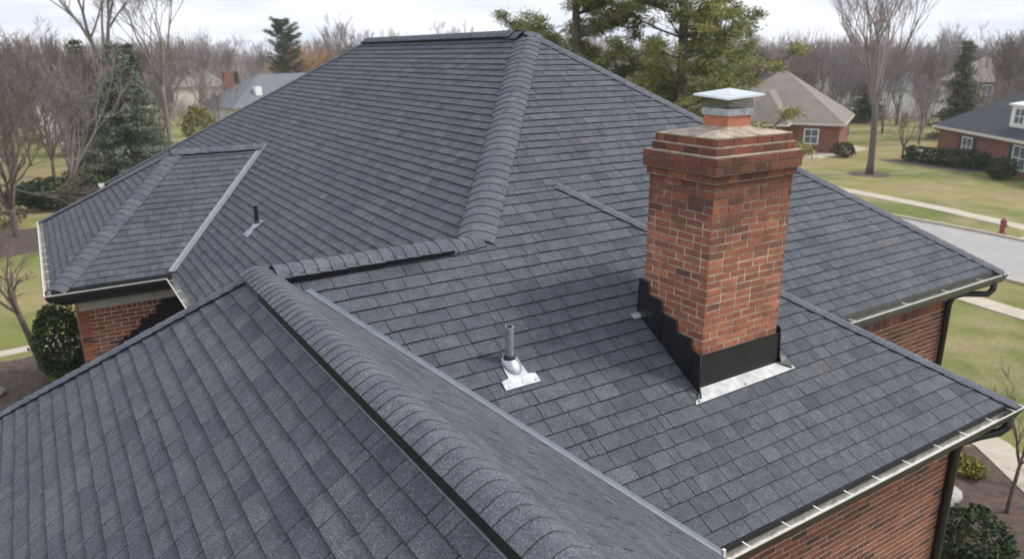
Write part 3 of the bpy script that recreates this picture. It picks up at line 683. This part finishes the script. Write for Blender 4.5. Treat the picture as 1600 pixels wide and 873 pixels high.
# ------------------------------------------------------------------ trees
def bare_parts(seed, h, spread=.45, levels=5, trunk_r=.16, fork=.22, up_bias=.25, n0=6, twig_r=.010, lean=(0, 0)):
    rnd = random.Random(seed); tr = MB(); cr_ = MB()
    def branch(p, d, ln, r, lv):
        n = 4 if lv < 2 else 3; pts = [p]; rad = [r]; q = p.copy(); dd = d.copy()
        for i in range(n):
            dd = (dd + Vector((rnd.gauss(0, .11), rnd.gauss(0, .11), rnd.gauss(0, .05)+up_bias*.14))).normalized()
            q = q + dd*ln/n; pts.append(q.copy()); rad.append(max(twig_r*.5, r*(1-.62*(i+1)/n)))
        (tr if lv < 1 else cr_).tube(pts, rad, 7 if lv == 0 else (5 if lv < 3 else 3), rnd.random(), cap=False)
        if lv >= levels: return
        k = rnd.randint(3, 4) if lv < 3 else rnd.randint(3, 5)
        for j in range(k):
            t = rnd.uniform(.35, 1) if j else 1; i0 = min(n-1, int(t*n)); pp = pts[i0].lerp(pts[i0+1], t*n-i0)
            ax = Vector((rnd.gauss(0, 1), rnd.gauss(0, 1), rnd.gauss(0, .5))).normalized()
            nd_ = (dd + ax*spread*rnd.uniform(.8, 1.6) + Vector((0, 0, up_bias*.35))).normalized()
            branch(pp, nd_, ln*rnd.uniform(.5, .74), max(twig_r, rad[i0]*.62), lv+1)
    base = Vector((0, 0, -.1)); pts = [base]; rad = [trunk_r*1.35]; d = Vector((lean[0], lean[1], 1)).normalized(); q = base.copy(); hh = h*fork
    for i in range(5):
        d = (d+Vector((rnd.gauss(0, .03), rnd.gauss(0, .03), 0))).normalized(); q = q+d*hh/5; pts.append(q.copy()); rad.append(trunk_r*(1.05-.05*i))
    tr.tube(pts, rad, 9, .5)
    for j in range(n0):
        an = j*2*math.pi/n0 + rnd.uniform(-.4, .4); s_ = spread*rnd.uniform(.6, 1.2) if j else .1
        branch(q + d*rnd.uniform(-.12, 0)*hh*.6, (d+Vector((math.cos(an), math.sin(an), 0))*s_).normalized(), h*(1-fork)*rnd.uniform(.38, .5), trunk_r*rnd.uniform(.5, .75), 1)
    return tr, cr_
def place(o, loc, rz=0, s=1):
    o.location = loc; o.rotation_euler = (0, 0, rz); o.scale = (s, s, s)
def tree_thing(name, loc, label, cat, parts, group=None, rz=0, s=1):
    root = thing(name, (0, 0, 0), label, cat, group)
    for nm, mb, mt in parts: mb.build(nm, mt, root)
    place(root, loc, rz, s); return root
def copy_tree(src, loc, label, rz, s, group=None):
    c = src.copy(); COL.objects.link(c)
    for chd in src.children: d = chd.copy(); COL.objects.link(d); d.parent = c
    c['label'] = label
    if group: c['group'] = group
    elif 'group' in c: del c['group']
    place(c, loc, rz, s); return c
def bare_tree(loc, seed, h, label, tm=BARK, cm=TWIG, rz=0, group=None, name='bare_tree', **k):
    t, c = bare_parts(seed, h, **k); return tree_thing(name, loc, label, 'tree', [('trunk', t, tm), ('crown', c, cm)], group, rz)
def needles(mb, p, d, n, size, rnd, spread, tone0=.5, asp=.45):
    for _ in range(n):
        c = p + Vector((rnd.gauss(0, spread), rnd.gauss(0, spread), rnd.gauss(0, spread*.5)))
        a = Vector((rnd.gauss(0, 1), rnd.gauss(0, 1), rnd.gauss(0, .7))).normalized(); b = a.cross(Vector((rnd.gauss(0, 1), rnd.gauss(0, 1), rnd.gauss(0, 1)))).normalized()
        s_ = size*rnd.uniform(.5, 1.3); mb.add([c+a*s_, c+b*s_*asp, c-a*s_*.6, c-b*s_*asp], [(0, 1, 2, 3)], min(1, max(0, rnd.gauss(tone0, .2))))
def spruce_parts(seed, h, rad, dens=1., droop=.18, size=.16):
    rnd = random.Random(seed); tr = MB(); cr_ = MB(); tr.tube([(0, 0, -.1), (0, 0, h*.5), (0, 0, h*.97)], [h*.022, h*.014, .02], 7)
    z = h*.06
    while z < h*.98:
        f = 1-z/h; rr = rad*(f**.8)*rnd.uniform(.8, 1.1)+.1; nb = max(4, int(9*f)+4)
        for j in range(nb):
            an = rnd.uniform(0, 6.28); L_ = rr*rnd.uniform(.65, 1.12); d = Vector((math.cos(an), math.sin(an), .12-droop*f*1.6)).normalized()
            e = Vector((0, 0, z))+d*L_; tr.tube([(0, 0, z), e], [.03*f+.012, .006], 3, cap=False)
            m = max(3, int(L_/.28)); tone0 = rnd.uniform(.25, .7)
            for k in range(m):
                t = (k+.7)/m; p = Vector((0, 0, z)).lerp(e, t); p.z -= .10*math.sin(t*3.1)*L_*.4
                needles(cr_, p, d, int(15*dens), size, rnd, .15+.16*(1-t), tone0-.15+.5*t)
        z += h*.036*rnd.uniform(.8, 1.2)
    return tr, cr_
def pine_parts(seed, h, rad, zlow=.25, dens=1., bare=0.):
    rnd = random.Random(seed); tr = MB(); cr_ = MB(); tr.tube([(0, 0, -.1), (.1, 0, h*.4), (0, .1, h*.8), (0, 0, h)], [h*.02, h*.016, h*.008, .02], 8)
    z = h*zlow
    while z < h*.98:
        f = 1-(z-h*zlow)/(h*(1-zlow)); nb = 5
        for j in range(nb):
            an = rnd.uniform(0, 6.28); L_ = rad*(.25+.85*f**.6)*rnd.uniform(.5, 1.15); pts = [Vector((0, 0, z))]; d = Vector((math.cos(an), math.sin(an), .22))
            for i in range(5):
                d.z += .09; pts.append(pts[-1]+d.normalized()*L_/5)
            tr.tube(pts, [.05*f+.02, .04*f+.018, .03, .02, .013, .006], 4, cap=False)
            for i in range(2, 6):
                for s_ in range(4):
                    side = Vector((-d.y, d.x, 0))*rnd.uniform(-.5, .5)*L_*.45; q = pts[i]+side*(1 if i < 5 else .4)+Vector((0, 0, rnd.uniform(-.05, .22)))+d*rnd.uniform(-.15, .15)
                    tr.tube([pts[i-1], q], [.012, .004], 3, cap=False); tone0 = rnd.uniform(.25, .85)
                    needles(cr_, q, d, int(80*dens), .12, rnd, .17, tone0, .14)
        z += h*.05*rnd.uniform(.7, 1.3)
    return tr, cr_
def bush(name, loc, rx, ry, rz_, seed, mat, label, cat, n=1800, size=.09, box=0, group=None):
    rnd = random.Random(seed); cr_ = MB(); tr = MB()
    for j in range(7):
        an = rnd.uniform(0, 6.28); tr.tube([(0, 0, -.05), (rx*.5*math.cos(an), ry*.5*math.sin(an), rz_*1.1)], [.025, .008], 4)
    lob = [(rnd.uniform(.8, 1.1), rnd.uniform(0, 6.28)) for _ in range(3)]
    for _ in range(n):
        th = rnd.uniform(0, 6.28); ph = math.acos(rnd.uniform(-1, 1)); r_ = rnd.uniform(.55, 1)**.5
        bump_ = 1+.09*math.sin(3*th+seed)+.08*math.sin(5*ph+2*th)
        x, y, z = math.sin(ph)*math.cos(th), math.sin(ph)*math.sin(th), math.cos(ph)
        if box: m_ = max(abs(x), abs(y), abs(z)); kk = (1/m_)**box; x, y, z = x*kk, y*kk, z*kk
        p = Vector((x*rx*r_*bump_, y*ry*r_*bump_, max(.02, rz_+z*rz_*r_*bump_)))
        needles(cr_, p, None, 2, size, rnd, .03, .45+.2*math.sin(7*x+3*y+seed))
    root = thing(name, (0, 0, 0), label, cat, group); tr.build('stem', BARK, root); cr_.build('foliage', mat, root); root.location = loc; return root

# individual trees near and middle distance
t, c = spruce_parts(11, 9.3, 4.0, 1.15, size=.13); tree_thing('spruce_tree', (5.1, 56.5, GZ), 'broad blue green spruce left of the roof beyond the wing', 'tree', [('trunk', t, BARK), ('crown', c, SPRUCE)])
t, c = spruce_parts(12, 10.0, 2.6, 1.0, size=.15); eg = tree_thing('evergreen_tree', (3.9, 75, GZ), 'tall narrow dark evergreen behind and left of the blue green spruce', 'tree', [('trunk', t, BARK), ('crown', c, EVERG)])
copy_tree(eg, (7.8, 74.5, GZ), 'shorter dark evergreen rising just behind the top of the blue green spruce', 1.3, .97)
copy_tree(eg, (75.8, 38.4, GZ), 'dark evergreen standing behind the dark roofed brick house on the right', 2.2, .95)
copy_tree(eg, (82, 60, GZ), 'dark conifer behind the left end of the tan roofed house', .6, .8)
copy_tree(eg, (85, 54, GZ), 'dark conifer behind the right slope of the tan roofed house', 2.6, .92)
copy_tree(eg, (104, 38, GZ), 'far dark evergreen at the right edge of the photo behind the dark roof', 2.0, 1.12)
copy_tree(eg, (26.5, 118, GZ), 'small far conifer above the grey roofed house at left', 3, .62)
t, c = pine_parts(14, 12.6, 3.4, .42, .9); tree_thing('pine_tree', (30.5, 106, GZ), 'rounded green pine above the grey roofed house at left', 'tree', [('trunk', t, BARK), ('crown', c, EVERG)])
t, c = pine_parts(15, 13.8, 3.4, .32, 1.3); tree_thing('pine_tree', (17.2, 22.6, GZ), 'yellow green pine just right of the roof peak', 'tree', [('trunk', t, BARK), ('crown', c, PINE)])
t, c = pine_parts(16, 14.2, 4.7, .20, 1.3); tree_thing('pine_tree', (20.0, 20.0, GZ), 'wide yellow green pine behind the chimney cap', 'tree', [('trunk', t, BARK), ('crown', c, PINE)])
bare_tree((49.1, 30.2, GZ), 31, 16.5, 'large leafless tree on the lawn between the two houses at right', spread=.42, up_bias=.62, fork=.30, trunk_r=.22, n0=9, levels=5, tm=BARK, cm=TWIGF, twig_r=.012)
bare_tree((5.4, 66, GZ), 32, 22, 'tall grey leafless tree with forked trunk behind the blue green spruce', spread=.5, up_bias=.4, fork=.36, trunk_r=.25, n0=5, tm=BARKG, cm=BARKG, levels=6)
bare_tree((9.0, 66, GZ), 33, 19, 'leafless tree with long leaning limbs right of the blue green spruce', spread=.5, up_bias=.4, fork=.33, trunk_r=.17, n0=5, tm=BARKG, cm=BARKG, lean=(.05, 0), levels=6)
bare_tree((-1.6, 42, GZ), 34, 9.6, 'spreading brown leafless tree on the lawn at the left edge', spread=.6, up_bias=.2, fork=.16, trunk_r=.15, n0=8, levels=6)
bare_tree((-4.2, 47, GZ), 35, 10.5, 'leafless tree half cut off by the left edge of the photo', spread=.55, up_bias=.3, fork=.2, trunk_r=.15, n0=7, levels=6)
bare_tree((.6, 62, GZ), 36, 9.5, 'brown leafless tree between the left edge and the blue green spruce', spread=.55, up_bias=.3, fork=.14, trunk_r=.12, n0=8, levels=6)
bare_tree((-.9, 22.9, GZ), 37, 4.6, 'small leafless tree in the mulch bed below the left gutter', spread=.7, up_bias=.25, fork=.42, trunk_r=.085, n0=5, levels=4, twig_r=.006, lean=(-.12, 0))
bare_tree((14.2, 5.1, GZ), 38, 3.4, 'young leafless tree in the mulch bed at lower right', spread=.5, up_bias=.4, fork=.35, trunk_r=.035, n0=4, levels=4, twig_r=.004)
bare_tree((58.6, 33.4, GZ), 39, 4.6, 'small leafless ornamental tree left of the dark roofed house', spread=.7, up_bias=.2, fork=.22, trunk_r=.09, n0=6, levels=4)
bare_tree((62.5, 47, GZ), 40, 8.5, 'leafless tree beside the right end of the tan roofed house', spread=.5, up_bias=.4, fork=.2, trunk_r=.13, n0=6)
wl = bare_tree((34.2, 113, GZ), 41, 9.8, 'golden orange willow above the grey roofed house at left', cm=TWIGO, spread=.6, up_bias=.1, fork=.15, n0=10, twig_r=.040, levels=5, name='willow_tree')
copy_tree(wl, (39.6, 117, GZ), 'second orange willow partly hidden by the left end of the main ridge', 2, .95)
bush('shrub', (12.1, 4.75, GZ), .65, .65, .5, 51, HEDGE, 'dark green shrub beside the downspout at the bottom right', 'shrub', 1500, .06)
bush('yellow_shrub', (15.0, 6.4, GZ), .35, .55, .14, 52, HEDGEY, 'low yellow green shrub in the mulch bed at right', 'shrub', 700, .06)
bush('arborvitae', (-.38, 22.0, GZ), .62, .62, 1.0, 53, HEDGE, 'dark rounded arborvitae below the left wing of the roof', 'shrub', 2600, .07, box=.25)
bush('hedge', (57.5, 29.4, GZ), .8, 3.2, .62, 54, HEDGE, 'clipped dark hedge under the window of the dark roofed house', 'hedge', 2600, .13, box=.6)
bush('round_shrub', (54.1, 24.0, GZ), .9, .9, .75, 55, HEDGE, 'round dark shrub near the right end of the house wall at right', 'shrub', 900, .11)
bush('shrub_row', (1.2, 48.5, GZ), 3.3, 1.2, .9, 56, HEDGE, 'long dark green shrub mass on the lawn left of the spruce', 'shrub', 2800, .16)
bush('yellow_shrub', (13.0, 75, GZ), 1.5, 1.5, 1.9, 57, HEDGEY, 'yellow green upright shrub right of the blue green spruce', 'shrub', 1400, .16)
bush('brown_shrub', (-2.6, 44.5, GZ), 1.6, 1.2, .7, 61, BROWNL, 'brown leafless shrub clump on the lawn at the left edge', 'shrub', 900, .10)
bush('brown_shrub', (3.4, 58, GZ), 2.2, 1.4, .8, 62, BROWNL, 'brown shrub clump at the foot of the blue green spruce', 'shrub', 1100, .12)
bush('round_shrub', (55.5, 36.6, GZ), .9, .9, .6, 63, HEDGE, 'round shrub at the right corner of the tan roofed house', 'shrub', 800, .10)
bush('brown_shrub', (14.6, 3.6, GZ), .8, .6, .28, 64, BROWNL, 'dead brown plants in the mulch bed below the right downspout', 'shrub', 600, .05)
bush('yellow_plant', (-.55, 21.7, GZ), .28, .28, .16, 58, HEDGEY, 'small yellow plant on the mulch at lower left', 'plant', 200, .05)
for k_, (x_, y_, h_) in enumerate([(13.1, 5.9, 1.1), (14.9, 4.3, .9), (15.6, 5.3, 1.2), (13.0, 3.9, .9), (16.4, 4.6, 1.0)]):
    lb = ['knee high leafless shrub nearest the corner downspout at lower right', 'low leafless shrub on the mulch at the right edge', 'leafless shrub in front of the curved garden path', 'leafless shrub beside the dark green shrub at lower right', 'leafless shrub at the right end of the mulch bed'][k_]
    bare_tree((x_, y_, GZ), 200+k_, h_, lb, name='bare_shrub', spread=.7, up_bias=.2, fork=.1, trunk_r=.016, n0=7, levels=3, twig_r=.003, group='leafless shrubs in the right mulch bed')
def rock(loc, s, seed, label):
    rnd = random.Random(seed); mb = MB(); vs = []; n = 12; m = 7
    for j in range(m+1):
        for i in range(n):
            th = i*6.283/n; ph = j*math.pi/m; k = 1+rnd.uniform(-.12, .12); vs.append((math.sin(ph)*math.cos(th)*s[0]*k, math.sin(ph)*math.sin(th)*s[1]*k, (math.cos(ph)*.9+.4)*s[2]))
    mb.add(vs, [(j*n+i, j*n+(i+1) % n, (j+1)*n+(i+1) % n, (j+1)*n+i) for j in range(m) for i in range(n)], .5, 0, True)
    o = mb.build('boulder', ROCK); tag(o, label, 'rock'); o.location = loc
rock((-2.15, 21.6, GZ), (.4, .35, .22), 1, 'pale boulder on the mulch at the left edge')
rock((13.6, 6.0, GZ), (.5, .3, .18), 2, 'flat grey stone in the mulch bed at lower right')

# ------------------------------------------------------------------ far treeline: six kinds, many copies
protos = []
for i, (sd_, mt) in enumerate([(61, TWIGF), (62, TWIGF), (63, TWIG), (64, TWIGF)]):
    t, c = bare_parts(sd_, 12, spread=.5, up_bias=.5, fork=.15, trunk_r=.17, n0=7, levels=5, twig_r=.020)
    protos.append((t, c, mt))
rnd = random.Random(99); srcs = []
heading0 = math.atan2(fw.y, fw.x)
lab = ['leafless tree in the far brown treeline', 'leafless tree in the far brown treeline', 'leafless tree in the far brown treeline', 'leafless tree in the far brown treeline']
cnt = 0
for i in range(150):
    an = heading0 + R(rnd.uniform(-40, 40)); dist = rnd.choice([rnd.uniform(85, 120), rnd.uniform(110, 170), rnd.uniform(150, 220)])
    off = math.degrees(an-heading0)
    if -10 < -off < 16 and dist < 100: continue
    x, y = dist*math.cos(an), dist*math.sin(an); s = rnd.uniform(.68, .98)*(1 if dist < 150 else 1.12); k = cnt % 4
    if abs(x-24) < 9 and abs(y-97) < 9: continue
    if cnt < 4:
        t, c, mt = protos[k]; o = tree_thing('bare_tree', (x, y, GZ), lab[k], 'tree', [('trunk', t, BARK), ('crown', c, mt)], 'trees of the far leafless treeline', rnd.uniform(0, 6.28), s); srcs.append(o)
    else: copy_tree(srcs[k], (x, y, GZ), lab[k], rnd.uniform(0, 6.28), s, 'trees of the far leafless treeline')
    cnt += 1
copy_tree(srcs[0], (50.6, 141.2, GZ), 'lone round topped leafless tree on the skyline left of the roof peak', 1, 1.25)
copy_tree(srcs[1], (70.6, 132.3, GZ), 'leafless treetop showing just above the middle of the main ridge', 2, 1.22)
rnd = random.Random(404)
for k_, (x_, y_) in enumerate([(-3.2, 55), (-.8, 70), (2.2, 77), (-2.5, 84), (6.5, 84), (10.5, 80), (12.8, 92), (16.5, 84), (66, 52), (70, 46), (60, 55), (76, 58), (69, 38), (74, 33.5), (80, 44), (66, 60), (88, 48), (1.4, 52), (-1.9, 60), (92, 36), (97, 44), (56, 60), (50, 58)]):
    copy_tree(srcs[k_ % 4], (x_, y_, GZ), 'slender leafless tree among the neighbouring yards', rnd.uniform(0, 6.28), rnd.uniform(.5, .8), 'leafless trees among the neighbouring yards')
# far wood: one uncountable mass
fwm = MB(); rnd = random.Random(123)
for i in range(2600):
    an = heading0 + R(rnd.uniform(-44, 44)); dist = rnd.uniform(210, 420); x, y = dist*math.cos(an), dist*math.sin(an); h = rnd.uniform(6, 12)*(1+.15*math.sin(an*23)+.1*math.sin(an*51))
    for k in range(9):
        a = Vector((x+rnd.gauss(0, 1.6), y+rnd.gauss(0, 1.6), GZ)); b = a+Vector((rnd.gauss(0, 1.3), rnd.gauss(0, 1.3), h*rnd.uniform(.7, 1.15))); mdl = a.lerp(b, .5)+Vector((rnd.gauss(0, .5), rnd.gauss(0, .5), 0))
        fwm.tube([a, mdl, b], [.14, .10, .03], 3, rnd.random(), cap=False)
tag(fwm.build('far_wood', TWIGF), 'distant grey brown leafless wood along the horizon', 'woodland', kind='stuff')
un = MB(); rnd = random.Random(321)                       # undergrowth below the treeline
for i in range(3500):
    an = heading0 + R(rnd.uniform(-42, 42)); dist = rnd.uniform(100, 230); x, y = dist*math.cos(an), dist*math.sin(an)
    for k in range(5):
        a = Vector((x+rnd.gauss(0, 1.2), y+rnd.gauss(0, 1.2), GZ)); b = a+Vector((rnd.gauss(0, .8), rnd.gauss(0, .8), rnd.uniform(.8, 2.6))); un.tube([a, b], [.05, .02], 3, rnd.random(), cap=False)
tag(un.build('undergrowth', TWIGF), 'brown brush and undergrowth between the far trees', 'brush', kind='stuff')

# ------------------------------------------------------------------ neighbouring houses
def frame(o, a):          # local frame: a along the front wall, outward n = right of a
    a = Vector((a[0], a[1], 0)).normalized(); n = Vector((a.y, -a.x, 0)); o = Vector((o[0], o[1], GZ))
    return lambda u, d, z: o + a*u - n*d + Vector((0, 0, z))      # d = depth behind the wall face
def quad(mb, p, mi=0): mb.add(p, [(0, 1, 2, 3)] if len(p) == 4 else [(0, 1, 2)], .5, mi)
def fbox(mb, W_, u0, u1, d0, d1, z0, z1, mi=0):
    p = [W_(u, d, z) for z in (z0, z1) for u, d in ((u0, d0), (u1, d0), (u1, d1), (u0, d1))]
    mb.add(p, [(0, 3, 2, 1), (4, 5, 6, 7), (0, 1, 5, 4), (1, 2, 6, 5), (2, 3, 7, 6), (3, 0, 4, 7)], .5, mi)
def hip_roof(mb, W_, u0, u1, d0, d1, ze, zp, ov=.4):
    u0 -= ov; u1 += ov; d0 -= ov; d1 += ov; hw = min((d1-d0), (u1-u0))/2; dm = (d0+d1)/2
    if u1-u0 >= d1-d0: r0, r1 = W_(u0+hw, dm, zp), W_(u1-hw, dm, zp)
    else: r0, r1 = W_((u0+u1)/2, d0+hw, zp), W_((u0+u1)/2, d1-hw, zp)
    A, B, C_, D = W_(u0, d0, ze), W_(u1, d0, ze), W_(u1, d1, ze), W_(u0, d1, ze)
    if u1-u0 >= d1-d0: fs = [(A, B, r1, r0), (B, C_, r1), (C_, D, r0, r1), (D, A, r0)]
    else: fs = [(A, B, r0), (B, C_, r1, r0), (C_, D, r1), (D, A, r0, r1)]
    for q in fs: quad(mb, list(q))
    quad(mb, [A, D, C_, B])
def window(W_, u0, u1, z0, z1, root, d=0, shut=0, mull=1):
    fr = MB(); t_ = .09
    for q in ((u0, u1, z0, z0+t_), (u0, u1, z1-t_, z1), (u0, u0+t_, z0+t_, z1-t_), (u1-t_, u1, z0+t_, z1-t_)): fbox(fr, W_, q[0], q[1], d-.05, d+.03, q[2], q[3])
    for i in range(mull): um = u0+(u1-u0)*(i+1)/(mull+1); fbox(fr, W_, um-.025, um+.025, d-.04, d+.02, z0+t_, z1-t_)
    fbox(fr, W_, u0+t_, u1-t_, d-.035, d+.02, (z0+z1)/2-.025, (z0+z1)/2+.025)
    f_ = fr.build('window', WHITE, root); pn = MB(); fbox(pn, W_, u0+t_, u1-t_, d-.02, d+.01, z0+t_, z1-t_); pn.build('pane', GLASS, f_)
    if shut:
        for a_, b_ in ((u0-shut-.03, u0-.03), (u1+.03, u1+shut+.03)): sh = MB(); fbox(sh, W_, a_, b_, d-.045, d+.01, z0, z1); sh.build('shutter', SHUTTER, root)
# dark roofed brick house on the right
nh = thing('neighbour_house', (62, 30, GZ), 'red brick house with dark grey roof and white dormer at the right edge', 'house')
W_ = frame((62.2, 32.7), (-.571, -.821)); LN = 20
mb = MB(); fbox(mb, W_, 0, LN, 0, 9.5, 0, 2.35); mb.build('wall', FBRICK, nh)
mb = MB(); fbox(mb, W_, -.4, LN+.4, -.42, 9.92, 2.3, 2.5); mb.build('eave_trim', CREAM, nh)
mb = MB(); hip_roof(mb, W_, 0, LN, 0, 9.5, 2.5, 6.0); mb.build('roof', ROOFD, nh)
window(W_, 3.6, 5.0, .55, 2.0, nh, -.02, .42); window(W_, 10.0, 11.6, .45, 2.1, nh, -.02, .42)
dr = MB(); fbox(dr, W_, 8.1, 10.1, .55, 3.6, 2.6, 4.75); dm_ = dr.build('dormer', WHITE, nh)
mb = MB(); quad(mb, [W_(7.9, .4, 4.72), W_(10.3, .4, 4.72), W_(10.3, 4.6, 5.3), W_(7.9, 4.6, 5.3)]); fbox(mb, W_, 7.9, 10.3, .4, .5, 4.6, 4.72); mb.build('dormer_roof', WHITE, dm_)
window(W_, 8.55, 9.75, 3.35, 4.5, dm_, .52)
# tan roofed house in the middle
th_ = thing('neighbour_house', (56, 44, GZ), 'brick house with tan hip roof seen right of the chimney', 'house')
W_ = frame((51.2, 48.0), (.50, -.866))
mb = MB(); fbox(mb, W_, 0, 11.4, 0, 11, 0, 2.5); fbox(mb, W_, 3.6, 7.2, -2.2, .1, 0, 2.5); mb.build('wall', FBRICK, th_)
mb = MB(); hip_roof(mb, W_, 0, 11.4, 0, 11, 2.5, 6.65); hip_roof(mb, W_, 3.6, 7.2, -2.2, 5, 2.52, 5.1); mb.build('roof', ROOFT, th_)
mb = MB(); fbox(mb, W_, -.4, 11.8, -.43, 11.4, 2.32, 2.49); fbox(mb, W_, 3.2, 7.6, -2.63, 0, 2.33, 2.5); mb.build('eave_trim', CREAM, th_)
gd = MB(); fbox(gd, W_, 4.1, 6.7, -2.26, -2.1, .05, 2.1); gd.build('garage_door', CREAM, th_)
window(W_, 8.6, 9.8, .7, 2.0, th_, -.02); window(W_, 1.0, 2.2, .7, 2.0, th_, -.02)
# grey roofed house at left
lh = thing('neighbour_house', (24, 98, GZ), 'house with grey gabled roof seen over the left slope', 'house')
W_ = frame((20.2, 92.6), (.985, .17))
mb = MB(); fbox(mb, W_, 0, 17, 0, 10, 0, 2.3); mb.build('wall', CREAM, lh)
mb = MB(); ov = .5; A, B, C_, D = W_(-ov, -ov, 2.3), W_(17+ov, -ov, 2.3), W_(17+ov, 10+ov, 2.3), W_(-ov, 10+ov, 2.3); r0, r1 = W_(5.6, 5, 6.0), W_(17+ov, 5, 6.0)
for q in ((A, B, r1, r0), (C_, D, r0, r1), (D, A, r0), (B, C_, r1)): quad(mb, list(q))
mb.build('roof', ROOFG, lh)
mb = MB(); fbox(mb, W_, 2.6, 3.8, 8.6, 9.4, 2.5, 6.3); mb.build('chimney', FBRICK, lh)
for u in (11.5, 13.3): mb = MB(); fbox(mb, W_, u, u+.8, 3.2, 4.0, 4.2, 5.5); mb.build('roof_vent', BLACKM, lh)
mb = MB(); fbox(mb, W_, 3.4, 4.2, 1.4, 2.2, 3.2, 4.6); mb.build('roof_vent', WHITE, lh)
# paler far houses half hidden by trees
def small_house(o, a, ln, dp, he, hp, wm, rm, label):
    r_ = thing('far_house', (o[0], o[1], GZ), label, 'house'); W_ = frame(o, a); mb = MB(); fbox(mb, W_, 0, ln, 0, dp, 0, he); mb.build('wall', wm, r_)
    mb = MB(); hip_roof(mb, W_, 0, ln, 0, dp, he, hp); mb.build('roof', rm, r_); window(W_, ln*.3, ln*.3+1.4, .8, he-.4, r_, -.02)
small_house((0.5, 88), (1, 0), 7, 7, 4.8, 6.6, WHITE, ROOFG, 'white house half hidden behind the blue green spruce')
small_house((91, 62), (.6, -.8), 13, 8, 3.4, 5.6, WHITE, ROOFG, 'pale far house behind the large leafless lawn tree')
small_house((112, 58), (.6, -.8), 12, 9, 4, 7.6, FBRICK, ROOFT, 'far house with tan roof above the dark roofed house')
small_house((118, 95), (.6, -.8), 16, 9, 4, 8, CREAM, ROOFG, 'far cream house in the trees beyond the tan roofed house')
small_house((14, 132), (1, 0), 14, 9, 3.4, 7.5, CREAM, ROOFT, 'far tan roofed house among leafless trees at left')
# hydrant
hy = thing('fire_hydrant', (36.9, 15.95, GZ), 'small red fire hydrant on the grass strip beside the road', 'hydrant')
X_, Y_ = 37.75, 16.2; hy.location = (X_, Y_, GZ); ROOTLOC[hy.name] = Vector((X_, Y_, GZ))
mb = MB(); mb.tube([(X_, Y_, GZ), (X_, Y_, GZ+.06), (X_, Y_, GZ+.061), (X_, Y_, GZ+.52), (X_, Y_, GZ+.521), (X_, Y_, GZ+.57)], [.17, .17, .11, .11, .15, .15], 12, smooth=False); mb.build('barrel', RED, hy)
mb = MB(); mb.tube([(X_, Y_, GZ+.57), (X_, Y_, GZ+.66), (X_, Y_, GZ+.71), (X_, Y_, GZ+.77)], [.14, .11, .04, .04], 12); mb.build('bonnet', RED, hy)
for dx, dy in ((.2, 0), (-.2, 0), (0, -.2)):
    mb = MB(); mb.tube([(X_, Y_, GZ+.42), (X_+dx, Y_+dy, GZ+.42)], .06, 8); mb.build('outlet', RED, hy)

hz = MB(); hz.box((-160, -160, GZ-1), (600, 600, 22)); ho = hz.build('haze', GRASS); ho.data.materials.clear()
hm = bpy.data.materials.new('haze'); hm.use_nodes = True; hn = hm.node_tree; hn.nodes.clear()
ho_ = hn.nodes.new('ShaderNodeOutputMaterial'); pvn = hn.nodes.new('ShaderNodeVolumePrincipled'); pvn.inputs['Density'].default_value = .0005
pvn.inputs['Color'].default_value = (.93, .94, .97, 1); hn.links.new(pvn.outputs[0], ho_.inputs['Volume']); ho.data.materials.append(hm)
tag(ho, 'thin pale haze in the air over the neighbourhood', 'haze', kind='stuff')

# lift the whole place so that the ground is at zero
for o in COL.objects:
    if o.parent is None and o.type in ('MESH', 'EMPTY'): o.location.z += H0
